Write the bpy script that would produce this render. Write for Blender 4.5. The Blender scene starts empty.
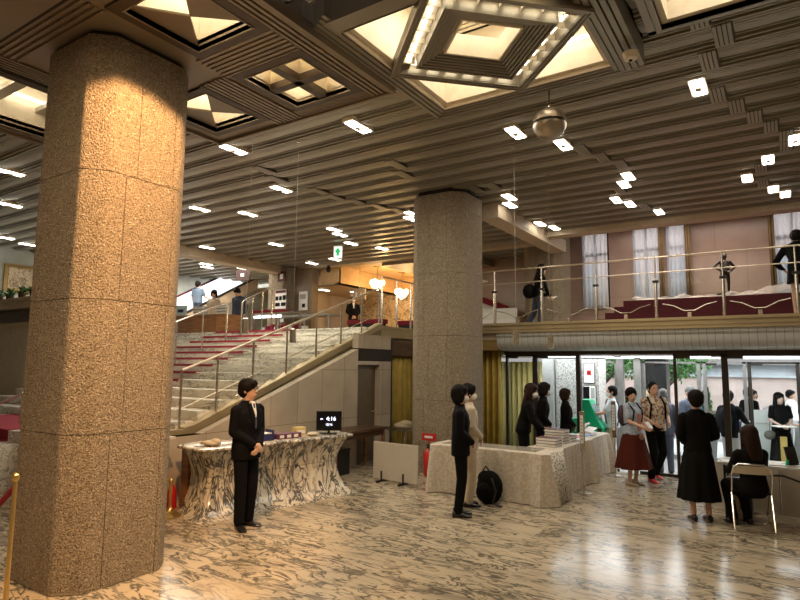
import bpy, bmesh, math, random
import numpy as np
from mathutils import Vector, Matrix, Euler
random.seed(7)
sc = bpy.context.scene
COL = sc.collection
PI = math.pi
H = 1.88
# ------------------------------------------------------------------ camera
_u = np.array([52, 5180, -585.]); _u /= np.linalg.norm(_u)
_b = np.array([387, -72, -585.]); _b -= _u*_b.dot(_u); _b /= np.linalg.norm(_b)
_a = np.cross(_b, _u)
R = np.array([_a, _b, _u])            # columns: camera axes in world space
cam = bpy.data.cameras.new('camera'); co = bpy.data.objects.new('camera', cam); COL.objects.link(co)
co.matrix_world = Matrix.Translation((0, 0, H)) @ Matrix(R.tolist()).to_4x4()
cam.sensor_width = 36.0; cam.lens = 585.0/800*36.0; cam.clip_start = .05; cam.clip_end = 300
sc.camera = co
# ------------------------------------------------------------------ sky, view
w = bpy.data.worlds.new('sky'); sc.world = w; w.use_nodes = True
_bg = w.node_tree.nodes['Background']; _bg.inputs[0].default_value = (.86, .93, 1.0, 1); _bg.inputs[1].default_value = 5.0
sc.view_settings.view_transform = 'Standard'; sc.view_settings.look = 'None'
sc.view_settings.exposure = 0.52; sc.view_settings.gamma = 1.0; sc.view_settings.use_curve_mapping = False
LP = 1.0      # lamp power scale
def area(name, loc, size, power, col=(1, .93, .82), rot=(0, 0, 0), sy=None, spread=PI):
    l = bpy.data.lights.new(name, 'AREA'); l.energy = power*LP; l.color = col; l.size = size; l.spread = spread
    if sy: l.shape = 'RECTANGLE'; l.size_y = sy
    o = bpy.data.objects.new(name, l); o.location = loc; o.rotation_euler = rot; COL.objects.link(o); return o
def spot(name, loc, target, power, angle, col=(1, .6, .3), blend=.4, r=.05):
    l = bpy.data.lights.new(name, 'SPOT'); l.energy = power*LP; l.color = col; l.spot_size = math.radians(angle); l.spot_blend = blend; l.shadow_soft_size = r
    o = bpy.data.objects.new(name, l); o.location = loc
    o.rotation_euler = (Vector(target)-Vector(loc)).to_track_quat('-Z', 'Y').to_euler(); COL.objects.link(o); return o
def point(name, loc, power, col=(1, .8, .55), r=.1):
    l = bpy.data.lights.new(name, 'POINT'); l.energy = power*LP; l.color = col; l.shadow_soft_size = r
    o = bpy.data.objects.new(name, l); o.location = loc; COL.objects.link(o); return o
WARM = (1, .88, .70)
area('hall_lamps_near', (-4.4, 6.2, 5.08), 2.2, 70, WARM)
area('hall_lamps_mid', (-1.5, 8.6, 5.08), 2.5, 45, WARM)
area('hall_lamps_left', (-9.5, 8.2, 5.08), 3.0, 190, WARM)
area('skylight_lamps', (-2.3, 4.87, 5.72), 1.2, 20, (1, .88, .68))
area('front_hall_lamps', (-3.2, 0.4, 4.8), 2.0, 105, (1, .74, .47))
area('rear_hall_lamps', (-16.0, 12.5, 5.08), 3.0, 150, (1, .92, .80))
area('mezzanine_lamps', (-2.0, 13.2, 5.0), 3.2, 75, (1, .88, .76), sy=.5)
area('balcony_back_lamps', (-2.0, 15.3, 5.6), 3.6, 30, (1, .88, .78), sy=1.2)
area('vestibule_lamps', (-2.2, 13.0, 2.08), 5.6, 120, (.95, .98, 1), sy=1.6)
spot('column_spotlight', (-3.55, 2.75, 4.84), (-4.95, 2.95, 2.95), 560, 78, (1, .55, .24), .3, .04)
spot('floor_spotlight', (-3.3, 2.0, 4.84), (-4.5, 3.2, 0), 240, 56, (1, .64, .34), .9, .06)

# ------------------------------------------------------------------ materials
MATS = {}
def nt(name):
    m = bpy.data.materials.new(name); m.use_nodes = True; MATS[name] = m
    t = m.node_tree; return m, t, t.nodes['Principled BSDF']
def N(t, typ, **kw):
    n = t.nodes.new(typ)
    for k, v in kw.items():
        if hasattr(n, k) and k not in ('Scale',): setattr(n, k, v)
        else: n.inputs[k].default_value = v
    return n
def L(t, a, b): t.links.new(a, b)
def ramp(t, fac, stops, interp='LINEAR'):
    r = t.nodes.new('ShaderNodeValToRGB'); r.color_ramp.interpolation = interp
    e = r.color_ramp.elements
    while len(e) < len(stops): e.new(.5)
    for i, (p, c) in enumerate(stops): e[i].position = p; e[i].color = (*c, 1) if len(c) == 3 else c
    L(t, fac, r.inputs[0]); return r
def simple(name, col, rough=.5, metal=0., var=.08, scale=8., bump=0., bscale=60., coat=0., spec=.5, sub=0.):
    m, t, p = nt(name)
    tc = N(t, 'ShaderNodeTexCoord'); nz = N(t, 'ShaderNodeTexNoise'); nz.inputs['Scale'].default_value = scale; nz.inputs['Detail'].default_value = 4
    L(t, tc.outputs['Object'], nz.inputs['Vector'])
    lo = tuple(c*(1-var) for c in col); hi = tuple(min(1, c*(1+var)) for c in col)
    r = ramp(t, nz.outputs['Fac'], [(.3, lo), (.7, hi)]); L(t, r.outputs[0], p.inputs['Base Color'])
    p.inputs['Roughness'].default_value = rough; p.inputs['Metallic'].default_value = metal
    p.inputs['Coat Weight'].default_value = coat; p.inputs['Specular IOR Level'].default_value = spec
    if bump:
        n2 = N(t, 'ShaderNodeTexNoise'); n2.inputs['Scale'].default_value = bscale; L(t, tc.outputs['Object'], n2.inputs['Vector'])
        b = N(t, 'ShaderNodeBump'); b.inputs['Strength'].default_value = bump; b.inputs['Distance'].default_value = .01
        L(t, n2.outputs['Fac'], b.inputs['Height']); L(t, b.outputs[0], p.inputs['Normal'])
    return m
def emis(name, col, s, base=(.8, .8, .8)):
    m, t, p = nt(name); p.inputs['Base Color'].default_value = (*base, 1)
    p.inputs['Emission Color'].default_value = (*col, 1); p.inputs['Emission Strength'].default_value = s; return m
def veined(name, base, vein, scale=2.2, thick=.05, tiles=None, rough=.14, stretch=(1, 1, 1), rot=0., joint=(.35, .29, .22), amount=.5, tilt=0.):
    m, t, p = nt(name)
    tc = N(t, 'ShaderNodeTexCoord'); vec = tc.outputs['Object']
    brick = None
    if tiles:
        brick = N(t, 'ShaderNodeTexBrick'); L(t, vec, brick.inputs['Vector'])
        brick.inputs['Scale'].default_value = 1; brick.inputs['Brick Width'].default_value = tiles[0]; brick.inputs['Row Height'].default_value = tiles[1]
        brick.inputs['Mortar Size'].default_value = .0022; brick.inputs['Mortar Smooth'].default_value = 0
        brick.inputs['Color1'].default_value = (0, 0, 0, 1); brick.inputs['Color2'].default_value = (1, 1, 1, 1); brick.inputs['Bias'].default_value = 0
        add = N(t, 'ShaderNodeVectorMath', operation='MULTIPLY_ADD'); L(t, brick.outputs['Color'], add.inputs[0]); add.inputs[1].default_value = (13., 7., 3.); L(t, vec, add.inputs[2]); vec = add.outputs[0]
    mp = N(t, 'ShaderNodeMapping'); mp.inputs['Scale'].default_value = stretch; mp.inputs['Rotation'].default_value = (tilt, 0, rot); L(t, vec, mp.inputs['Vector'])
    nw = N(t, 'ShaderNodeTexNoise'); nw.inputs['Scale'].default_value = scale*.9; nw.inputs['Detail'].default_value = 5; L(t, mp.outputs[0], nw.inputs['Vector'])
    wp = N(t, 'ShaderNodeVectorMath', operation='MULTIPLY_ADD'); L(t, nw.outputs['Color'], wp.inputs[0]); wp.inputs[1].default_value = (.75, .75, .75); L(t, mp.outputs[0], wp.inputs[2])
    def cracks(s, th):
        v = N(t, 'ShaderNodeTexVoronoi', feature='DISTANCE_TO_EDGE'); v.inputs['Scale'].default_value = s; L(t, wp.outputs[0], v.inputs['Vector'])
        return ramp(t, v.outputs['Distance'], [(0, (1, 1, 1)), (th*.35, (.75, .75, .75)), (th, (0, 0, 0))]).outputs[0]
    def ridge(s, th, dist, det=7):
        n = N(t, 'ShaderNodeTexNoise'); n.inputs['Scale'].default_value = s; n.inputs['Detail'].default_value = det; n.inputs['Roughness'].default_value = .55; n.inputs['Distortion'].default_value = dist; L(t, mp.outputs[0], n.inputs['Vector'])
        a = N(t, 'ShaderNodeMath', operation='SUBTRACT'); L(t, n.outputs['Fac'], a.inputs[0]); a.inputs[1].default_value = .5
        b = N(t, 'ShaderNodeMath', operation='ABSOLUTE'); L(t, a.outputs[0], b.inputs[0])
        return ramp(t, b.outputs[0], [(0, (1, 1, 1)), (th*.4, (.8, .8, .8)), (th, (0, 0, 0))]).outputs[0]
    c1 = ridge(scale, thick*.36, 1.6); c2 = ridge(scale*2.4, thick*.5, 1.2)
    ms = N(t, 'ShaderNodeTexNoise'); ms.inputs['Scale'].default_value = scale*.75; ms.inputs['Detail'].default_value = 3; L(t, mp.outputs[0], ms.inputs['Vector'])
    mk = ramp(t, ms.outputs['Fac'], [(.5-.12*amount, (0, 0, 0)), (.66-.12*amount, (1, 1, 1))]).outputs[0]
    mk2 = ramp(t, ms.outputs['Fac'], [(.57, (0, 0, 0)), (.72, (.5, .5, .5))]).outputs[0]
    def mix(op, a, b, f=1.):
        x = N(t, 'ShaderNodeMix', data_type='RGBA', blend_type=op); x.inputs[0].default_value = f; L(t, a, x.inputs[6]); L(t, b, x.inputs[7]); return x.outputs[2]
    half = ramp(t, c1, [(0, (0, 0, 0)), (1, (.9, .9, .9))]).outputs[0]
    v = mix('LIGHTEN', mix('MULTIPLY', c2, mk), mix('MULTIPLY', half, ramp(t, ms.outputs['Fac'], [(.40, (.15, .15, .15)), (.55, (1, 1, 1))]).outputs[0]))
    v = mix('LIGHTEN', v, mk2)
    bn = N(t, 'ShaderNodeTexNoise'); bn.inputs['Scale'].default_value = 1.3; L(t, mp.outputs[0], bn.inputs['Vector'])
    bc = ramp(t, bn.outputs['Fac'], [(.3, tuple(c*.86 for c in base)), (.7, base)]).outputs[0]
    x = N(t, 'ShaderNodeMix', data_type='RGBA'); L(t, v, x.inputs[0]); L(t, bc, x.inputs[6]); x.inputs[7].default_value = (*vein, 1); out = x.outputs[2]
    if brick:
        y = N(t, 'ShaderNodeMix', data_type='RGBA'); L(t, brick.outputs['Fac'], y.inputs[0]); L(t, out, y.inputs[6]); y.inputs[7].default_value = (*joint, 1); out = y.outputs[2]
    L(t, out, p.inputs['Base Color']); p.inputs['Roughness'].default_value = rough; p.inputs['Specular IOR Level'].default_value = .55
    return m
def granite(name, a, b, c, bump=.6, scale=95.):
    m, t, p = nt(name)
    tc = N(t, 'ShaderNodeTexCoord')
    v = N(t, 'ShaderNodeTexVoronoi'); v.inputs['Scale'].default_value = scale; L(t, tc.outputs['Object'], v.inputs['Vector'])
    n = N(t, 'ShaderNodeTexNoise'); n.inputs['Scale'].default_value = scale*.8; n.inputs['Detail'].default_value = 6; n.inputs['Roughness'].default_value = .7; L(t, tc.outputs['Object'], n.inputs['Vector'])
    sep = N(t, 'ShaderNodeSeparateColor'); L(t, v.outputs['Color'], sep.inputs[0])
    r = ramp(t, sep.outputs[0], [(0, a), (.45, b), (.8, b), (1, c)])
    L(t, r.outputs[0], p.inputs['Base Color']); p.inputs['Roughness'].default_value = .85
    n3 = N(t, 'ShaderNodeTexNoise'); n3.inputs['Scale'].default_value = 66; n3.inputs['Detail'].default_value = 2; n3.inputs['Roughness'].default_value = .65; L(t, tc.outputs['Object'], n3.inputs['Vector'])
    bp = N(t, 'ShaderNodeBump'); bp.inputs['Strength'].default_value = bump; bp.inputs['Distance'].default_value = .06
    L(t, n3.outputs['Fac'], bp.inputs['Height']); L(t, bp.outputs[0], p.inputs['Normal'])
    return m
def glass(name, tint=(.95, .97, .97), gloss=.12, rough=.02):
    m = bpy.data.materials.new(name); m.use_nodes = True; MATS[name] = m; t = m.node_tree; t.nodes.clear()
    o = t.nodes.new('ShaderNodeOutputMaterial'); a = t.nodes.new('ShaderNodeBsdfTransparent'); a.inputs[0].default_value = (*tint, 1)
    g = t.nodes.new('ShaderNodeBsdfGlossy'); g.inputs['Roughness'].default_value = rough
    lw = t.nodes.new('ShaderNodeLayerWeight'); lw.inputs[0].default_value = gloss
    x = t.nodes.new('ShaderNodeMixShader'); L(t, lw.outputs['Fresnel'], x.inputs[0]); L(t, a.outputs[0], x.inputs[1]); L(t, g.outputs[0], x.inputs[2]); L(t, x.outputs[0], o.inputs[0]); return m
def sheer(name, col, alpha=.45):
    m = bpy.data.materials.new(name); m.use_nodes = True; MATS[name] = m; t = m.node_tree; t.nodes.clear()
    o = t.nodes.new('ShaderNodeOutputMaterial'); a = t.nodes.new('ShaderNodeBsdfTransparent')
    d = t.nodes.new('ShaderNodeBsdfDiffuse'); d.inputs[0].default_value = (*col, 1); tr = t.nodes.new('ShaderNodeBsdfTranslucent'); tr.inputs[0].default_value = (*col, 1)
    y = t.nodes.new('ShaderNodeMixShader'); y.inputs[0].default_value = .5; L(t, d.outputs[0], y.inputs[1]); L(t, tr.outputs[0], y.inputs[2])
    x = t.nodes.new('ShaderNodeMixShader'); x.inputs[0].default_value = 1-alpha; L(t, y.outputs[0], x.inputs[1]); L(t, a.outputs[0], x.inputs[2]); L(t, x.outputs[0], o.inputs[0]); return m
def pattern(name, a, b, scale=30., stops=(.45, .55), rough=.8, kind='noise'):
    m, t, p = nt(name); tc = N(t, 'ShaderNodeTexCoord')
    n = N(t, 'ShaderNodeTexNoise' if kind == 'noise' else 'ShaderNodeTexVoronoi'); n.inputs['Scale'].default_value = scale; L(t, tc.outputs['Object'], n.inputs['Vector'])
    r = ramp(t, n.outputs['Fac' if kind == 'noise' else 'Distance'], [(stops[0], a), (stops[1], b)]); L(t, r.outputs[0], p.inputs['Base Color']); p.inputs['Roughness'].default_value = rough; return m
def wood(name, a, b, scale=3., rough=.35, ax=(1, 1, 8)):
    m, t, p = nt(name); tc = N(t, 'ShaderNodeTexCoord'); mp = N(t, 'ShaderNodeMapping'); mp.inputs['Scale'].default_value = ax; L(t, tc.outputs['Object'], mp.inputs[0])
    n = N(t, 'ShaderNodeTexNoise'); n.inputs['Scale'].default_value = scale; n.inputs['Detail'].default_value = 6; L(t, mp.outputs[0], n.inputs['Vector'])
    r = ramp(t, n.outputs['Fac'], [(.35, a), (.65, b)]); L(t, r.outputs[0], p.inputs['Base Color']); p.inputs['Roughness'].default_value = rough; return m
def panelled(name, base, w_, h_, joint, rough=.3, axis='XZ', var=.07, mortar=.004, offs=0.):
    """stone panels in a grid on a vertical wall"""
    m, t, p = nt(name); tc = N(t, 'ShaderNodeTexCoord'); s = N(t, 'ShaderNodeSeparateXYZ'); c = N(t, 'ShaderNodeCombineXYZ'); L(t, tc.outputs['Object'], s.inputs[0])
    L(t, s.outputs[axis[0]], c.inputs[0]); L(t, s.outputs[axis[1]], c.inputs[1])
    br = N(t, 'ShaderNodeTexBrick'); br.offset = offs; L(t, c.outputs[0], br.inputs['Vector']); br.inputs['Scale'].default_value = 1
    br.inputs['Brick Width'].default_value = w_; br.inputs['Row Height'].default_value = h_; br.inputs['Mortar Size'].default_value = mortar; br.inputs['Mortar Smooth'].default_value = 0
    br.inputs['Color1'].default_value = (*[x*(1-var) for x in base], 1); br.inputs['Color2'].default_value = (*[min(1, x*(1+var)) for x in base], 1); br.inputs['Mortar'].default_value = (*joint, 1)
    n = N(t, 'ShaderNodeTexNoise'); n.inputs['Scale'].default_value = 2.2; n.inputs['Detail'].default_value = 6; L(t, tc.outputs['Object'], n.inputs['Vector'])
    r = ramp(t, n.outputs['Fac'], [(.3, (.82, .82, .82)), (.7, (1, 1, 1))]); x = N(t, 'ShaderNodeMix', data_type='RGBA', blend_type='MULTIPLY'); x.inputs[0].default_value = 1
    L(t, br.outputs['Color'], x.inputs[6]); L(t, r.outputs[0], x.inputs[7]); L(t, x.outputs[2], p.inputs['Base Color']); p.inputs['Roughness'].default_value = rough; return m

M_floor = veined('floor_marble', (.54, .445, .315), (.085, .078, .06), 1.35, .085, tiles=(.55, .46), rough=.19, stretch=(.62, 1.9, 1), rot=.35, amount=1.7)
M_counter = veined('counter_marble', (.74, .67, .54), (.04, .04, .045), 1.1, .11, rough=.16, stretch=(2.6, 2.6, 1.), rot=0., amount=2.2, tilt=.6)
M_stepm = veined('step_marble', (.80, .76, .68), (.20, .19, .17), 2.2, .05, rough=.2, amount=1.2, stretch=(.6, 1, 2.))
M_wallm = veined('vein_wall_marble', (.72, .56, .36), (.14, .09, .05), 1.6, .055, rough=.25, amount=1.6)
M_gran = granite('hammered_granite', (.20, .15, .095), (.42, .335, .23), (.62, .52, .385), 1.0, 85.)
M_gran2 = granite('terrazzo', (.14, .13, .12), (.40, .39, .37), (.52, .51, .49), .1, 60.)
M_slat = simple('ceiling_slat_metal', (.36, .33, .265), .36, .35, .06, .7)
M_slatd = simple('ceiling_slat_gap', (.07, .058, .045), .6, .2)
M_plate = simple('ceiling_plate', (.27, .215, .15), .45, .2, .08, 1.)
M_frame = simple('skylight_frame_metal', (.36, .335, .28), .36, .4, .06, 2.)
M_cream = simple('cream_lining', (.80, .72, .58), .55)
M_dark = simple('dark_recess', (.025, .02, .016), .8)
M_beam = simple('beam_paint', (.50, .41, .29), .6)
M_soffit = simple('soffit_paint', (.52, .42, .29), .6)
M_orange = simple('cove_paint', (.72, .50, .26), .6)
M_panelW = panelled('beige_wall_panels', (.52, .44, .34), .62, .9, (.22, .18, .13), .22, 'YZ')
M_rose = panelled('rose_wall_panels', (.48, .335, .265), 1.35, .95, (.26, .19, .155), .28, 'XZ', offs=.5)
M_beigeW = panelled('beige_partition', (.56, .43, .30), 1.2, 4., (.30, .22, .14), .5, 'XZ')
M_paleW = pattern('pale_stone_wall', (.44, .45, .38), (.54, .55, .48), 3., (.3, .7), .5)
M_brass = simple('brass', (.62, .44, .18), .28, .9)
M_rail = simple('pale_brass_rail', (.66, .57, .42), .3, .7)
M_goldf = simple('gold_fascia', (.42, .34, .20), .36, .5, .1, 2.)
M_steel = simple('brushed_steel', (.62, .58, .50), .27, .95)
M_chrome = simple('chrome', (.82, .82, .82), .12, 1.)
M_tile = panelled('grey_tile_soffit', (.52, .53, .50), .12, 3., (.30, .30, .28), .3, 'XZ', mortar=.006, var=.03)
M_black = simple('black_metal', (.018, .017, .016), .35, .3)
M_bronzeF = simple('dark_bronze_frame', (.045, .036, .028), .32, .6)
M_glass = glass('clear_glass')
M_railglass = glass('balustrade_glass', (.96, .97, .95), .10)
M_red = simple('red_carpet', (.22, .012, .028), .9, var=.15, scale=40)
M_maroon = simple('maroon_carpet', (.095, .010, .018), .8, var=.15, scale=40)
M_wood = wood('brown_wood', (.20, .085, .03), (.32, .15, .06))
M_woodd = wood('dark_wood', (.06, .03, .016), (.11, .06, .03))
M_curtG = simple('gold_curtain', (.46, .33, .065), .7, .1, .15, 5.)
M_curtB = simple('brown_curtain', (.26, .17, .08), .8)
M_sheer = sheer('sheer_curtain', (.85, .86, .9), .62)
M_cloth = pattern('brocade_cloth', (.50, .435, .345), (.62, .55, .45), 26., (.42, .6), .55)
M_lace = pattern('lace_cloth', (.22, .20, .17), (.66, .62, .54), 45., (.42, .5), .7)
M_white = simple('white_paint', (.78, .77, .74), .5, var=.03)
M_board = simple('board_cream', (.58, .52, .43), .5, var=.03)
M_screen = simple('screen_black', (.008, .008, .012), .12)
M_digits = emis('screen_digits', (.75, .8, 1.), 2.2)
M_green = simple('kiosk_green', (.0, .42, .20), .35, var=.05)
M_lamp = emis('lamp_diffuser', (1, .93, .80), 9.)
M_tube = emis('warm_tube', (1, .88, .66), 3.5)
M_tubew = emis('cool_tube', (.92, .97, 1), 5.5)
M_chand = emis('chandelier_glass', (1, .82, .50), 3.2)
M_signg = emis('exit_sign_green', (.03, .45, .16), .6, (.02, .3, .12))
M_signw = emis('exit_sign_white', (.85, 1, .88), .7)
M_skin = simple('skin', (.60, .36, .25), .5, var=.05)
M_skin2 = simple('skin_pale', (.68, .45, .34), .5, var=.05)
M_hair = simple('black_hair', (.010, .008, .007), .6, var=.2, scale=50, spec=.08)
M_hairg = simple('grey_hair', (.10, .095, .09), .7)
M_hairb = simple('brown_hair', (.022, .011, .007), .6, spec=.12)
M_suit = simple('black_suit', (.006, .006, .007), .75, spec=.08)
M_navy = simple('navy_suit', (.045, .055, .085), .7)
M_blackc = simple('black_clothes', (.006, .0055, .0055), .8, spec=.08)
M_shoe = simple('black_leather', (.012, .010, .009), .25)
M_beigec = simple('beige_clothes', (.55, .45, .33), .7)
M_rust = simple('rust_skirt', (.075, .015, .009), .8, spec=.1)
M_blue = pattern('striped_blue_shirt', (.32, .38, .48), (.42, .48, .58), 18., (.4, .6), .7)
M_pale = simple('pale_blue_shirt', (.55, .62, .68), .7)
M_floral = pattern('floral_shirt', (.24, .10, .06), (.60, .52, .40), 22., (.42, .5), .7)
M_mask = simple('face_mask', (.80, .80, .78), .7, var=.02)
M_eye = simple('eye_dark', (.01, .01, .01), .2)
M_lip = simple('lip', (.35, .13, .10), .5)
M_redp = simple('red_paint', (.55, .02, .02), .35)
M_bronze = simple('statue_bronze', (.045, .035, .028), .4, .6)
M_leaf = pattern('leaf_green', (.025, .10, .02), (.10, .26, .05), 9., (.35, .65), .6)
M_bark = simple('bark', (.10, .07, .05), .9)
M_pave = simple('pavement', (.52, .52, .50), .8)
M_street = simple('asphalt', (.22, .22, .22), .9)
M_pinkb = panelled('pink_facade', (.50, .38, .33), 1.6, .9, (.40, .28, .24), .5, 'XZ')
M_greyb = panelled('grey_facade', (.40, .41, .42), 2.2, .6, (.22, .22, .23), .4, 'XZ')
M_carp = simple('car_paint', (.05, .06, .11), .15, .4, coat=1.)
M_carg = simple('car_glass', (.10, .14, .17), .08)
M_plast = simple('plastic_sheet', (.70, .66, .60), .15)
M_paper = simple('paper', (.80, .79, .75), .6, var=.03)
M_navyb = simple('navy_box', (.03, .035, .13), .5)
M_bookr = simple('maroon_cover', (.10, .02, .022), .5)
M_grey = simple('grey_plastic', (.34, .34, .33), .5)
M_tan = simple('tan_bundle', (.55, .46, .32), .8, bump=.4)
M_bag = simple('grey_bag', (.15, .14, .11), .8)

# ------------------------------------------------------------------ mesh builder
class MB:
    def __init__(s): s.v = []; s.f = []
    def add(s, vs, fs):
        n = len(s.v); s.v += [tuple(v) for v in vs]; s.f += [tuple(i+n for i in f) for f in fs]; return s
    def box(s, x0, x1, y0, y1, z0, z1):
        return s.add([(x0, y0, z0), (x1, y0, z0), (x1, y1, z0), (x0, y1, z0), (x0, y0, z1), (x1, y0, z1), (x1, y1, z1), (x0, y1, z1)],
                     [(0, 3, 2, 1), (4, 5, 6, 7), (0, 1, 5, 4), (1, 2, 6, 5), (2, 3, 7, 6), (3, 0, 4, 7)])
    def cbox(s, c, d, rz=0, rx=0, ry=0):
        m = Euler((rx, ry, rz)).to_matrix(); vs = []
        for z in (-1, 1):
            for x, y in ((-1, -1), (1, -1), (1, 1), (-1, 1)): vs.append(Vector(c)+m@Vector((x*d[0]/2, y*d[1]/2, z*d[2]/2)))
        return s.add(vs, [(0, 3, 2, 1), (4, 5, 6, 7), (0, 1, 5, 4), (1, 2, 6, 5), (2, 3, 7, 6), (3, 0, 4, 7)])
    def loft(s, rings, cap=True, closed=True):
        n = len(rings[0]); vs = [p for r in rings for p in r]; fs = []
        for i in range(len(rings)-1):
            for j in range(n if closed else n-1): fs.append((i*n+j, i*n+(j+1) % n, (i+1)*n+(j+1) % n, (i+1)*n+j))
        if cap: fs.append(tuple(reversed(range(n)))); fs.append(tuple(range((len(rings)-1)*n, len(rings)*n)))
        return s.add(vs, fs)
    def prism(s, pts, z0, z1): return s.loft([[(x, y, z0) for x, y in pts], [(x, y, z1) for x, y in pts]])
    def ext(s, pts3, d):
        d = Vector(d); return s.loft([pts3, [tuple(Vector(p)+d) for p in pts3]])
    def tube(s, pts, r, n=8, flat=1.0, closed=False):
        pts = [Vector(p) for p in pts]; rr = r if isinstance(r, (list, tuple)) else [r]*len(pts); rings = []
        up = None
        for i, p in enumerate(pts):
            d = (pts[min(i+1, len(pts)-1)]-pts[max(i-1, 0)]).normalized()
            if up is None: up = Vector((0, 0, 1)) if abs(d.z) < .9 else Vector((1, 0, 0))
            x = d.cross(up).normalized(); up = x.cross(d).normalized()
            rings.append([p+(x*math.cos(a)+up*math.sin(a)*flat)*rr[i] for a in [2*PI*k/n for k in range(n)]])
        return s.loft(rings)
    def lathe(s, c, prof, n=20):
        rings = [[(c[0]+r*math.cos(2*PI*k/n), c[1]+r*math.sin(2*PI*k/n), c[2]+z) for k in range(n)] for r, z in prof]
        return s.loft(rings)
    def ell(s, c, r, m=None, n=14, k=9):
        rings = []
        for i in range(k+1):
            a = PI*(i+.001)/(k+.002); 
            ring = []
            for j in range(n):
                b = 2*PI*j/n; v = Vector((r[0]*math.sin(a)*math.cos(b), r[1]*math.sin(a)*math.sin(b), -r[2]*math.cos(a)))
                if m is not None: v = m@v
                ring.append(Vector(c)+v)
            rings.append(ring)
        return s.loft(rings)
    def build(s, name, m, parent=None, world=True, smooth=True, bev=0., ang=35):
        me = bpy.data.meshes.new(name); vs = s.v
        if parent is not None and world and (parent.location.length > 0 or parent.rotation_euler.z):
            inv = (Matrix.Translation(parent.location) @ parent.rotation_euler.to_matrix().to_4x4()).inverted(); vs = [inv@Vector(v) for v in vs]
        me.from_pydata([tuple(v) for v in vs], [], s.f)
        bm = bmesh.new(); bm.from_mesh(me); bmesh.ops.recalc_face_normals(bm, faces=bm.faces)
        if bev: bmesh.ops.bevel(bm, geom=list(bm.edges), offset=bev, segments=2, affect='EDGES', profile=.5, clamp_overlap=True)
        bm.to_mesh(me); bm.free()
        if smooth:
            me.polygons.foreach_set('use_smooth', [True]*len(me.polygons)); me.set_sharp_from_angle(angle=math.radians(ang))
        me.materials.append(m)
        o = bpy.data.objects.new(name, me); COL.objects.link(o)
        if parent is not None: o.parent = parent
        return o
def thing(name, label, cat, loc=(0, 0, 0), rz=0., group=None):
    o = bpy.data.objects.new(name, None); COL.objects.link(o); o.location = loc; o.rotation_euler = (0, 0, rz); o.empty_display_size = .1
    o['label'] = label; o['category'] = cat
    if group: o['group'] = group
    return o
def tag(o, label, cat, group=None):
    o['label'] = label; o['category'] = cat
    if group: o['group'] = group
    return o
def struct(name, mb, m, smooth=False, parent=None, **k):
    o = mb.build(name, m, parent, smooth=smooth, **k)
    if parent is None: o['kind'] = 'structure'
    return o
def dup(root, loc, rz=None, label=None, group=None):
    r = root.copy(); COL.objects.link(r); r.location = loc
    if rz is not None: r.rotation_euler = (0, 0, rz)
    if label: r['label'] = label
    if group: r['group'] = group
    for ch in list(root.children):
        c = ch.copy(); COL.objects.link(c); c.parent = r
        for g in list(ch.children):
            d = g.copy(); COL.objects.link(d); d.parent = c
    return r
def text(body, size, m, parent, loc, rot, name='lettering', depth=.002, align='CENTER'):
    cu = bpy.data.curves.new(name, 'FONT'); cu.body = body; cu.size = size; cu.extrude = depth; cu.align_x = align; cu.align_y = 'CENTER'
    o = bpy.data.objects.new(name, cu); COL.objects.link(o); o.location = loc; o.rotation_euler = rot
    bpy.context.view_layer.update()
    me = bpy.data.meshes.new_from_object(o.evaluated_get(bpy.context.evaluated_depsgraph_get())); COL.objects.unlink(o); bpy.data.objects.remove(o)
    q = bpy.data.objects.new(name, me); COL.objects.link(q); q.location = loc; q.rotation_euler = rot; me.materials.clear(); me.materials.append(m)
    if parent is not None: q.parent = parent
    return q

# ================================================================== structure
struct('floor', MB().box(-18.6, 4.3, -4, 11.4, -.2, 0), M_floor)
struct('floor_vestibule', MB().box(-8, 4.3, 11.4, 14.6, -.3, -.12), simple('vestibule_floor', (.46, .46, .44), .25))
struct('floor_pavement', MB().box(-30, 30, 14.6, 20.0, -.5, -.25), M_pave)
struct('floor_street', MB().box(-30, 30, 20.0, 25.0, -.5, -.32), M_street)
struct('wall_left', MB().box(-18.8, -18.6, -4, 20.8, 0, 6.5), M_paleW)
struct('wall_back', MB().box(-18.8, 4.5, -4.2, -4, 0, 6), M_panelW)
struct('wall_right', MB().box(4.3, 4.5, -4, 16.7, 0, 6), M_panelW)
struct('wall_rear', MB().box(-18.8, -14.2, 18.0, 18.2, 2.7, 6.5), M_beigeW)

# ---- slatted ceiling
def zc(y): return 5.12
def slat_ceiling():
    mb = MB(); back = MB(); P = .465; n = 10
    def regs(y):
        if y > 13.5: return [(-18.6, -5.2)]
        if y > 5.93: return [(-18.6, 4.3)]
        if y > 5.45: return [(-18.6, -3.4), (-1.02, 4.3)]
        if y > 5.05: return [(-18.6, -3.4), (-1.02, -.87), (1.42, 4.3)]
        if y > 3.83: return [(-18.6, -6.26), (-1.02, -.87), (1.42, 4.3)]
        return [(-18.6, -8.34), (-1.02, -.87), (1.42, 4.3)]
    y0 = 5.5-P*21
    for g in range(21+26):
        yg = y0+g*P
        if yg > 16.4: break
        zb = zc(yg+.01)
        for i in range(n):
            ya = yg+i*P/n; ym = ya+P/n/2; yb = ya+P/n*.64
            h = (0, 0, 0, .004, .012, .025, .04, .05, .045, .02)[i]
            z = zb+h
            for a, b in regs(ym):
                mb.add([(a, ya, z+.03), (a, ya, z), (a, yb, z), (a, yb, z+.03), (b, ya, z+.03), (b, ya, z), (b, yb, z), (b, yb, z+.03)],
                       [(0, 1, 5, 4), (1, 2, 6, 5), (2, 3, 7, 6)])
        for a, b in regs(yg+P/2): back.box(a, b, yg, yg+P+.001, zb+.082, zb+.13)
    o = struct('ceiling', mb, M_slat)
    b = back.build('ceiling_backing', M_slatd, None, smooth=False); b['kind'] = 'structure'
slat_ceiling()
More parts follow.
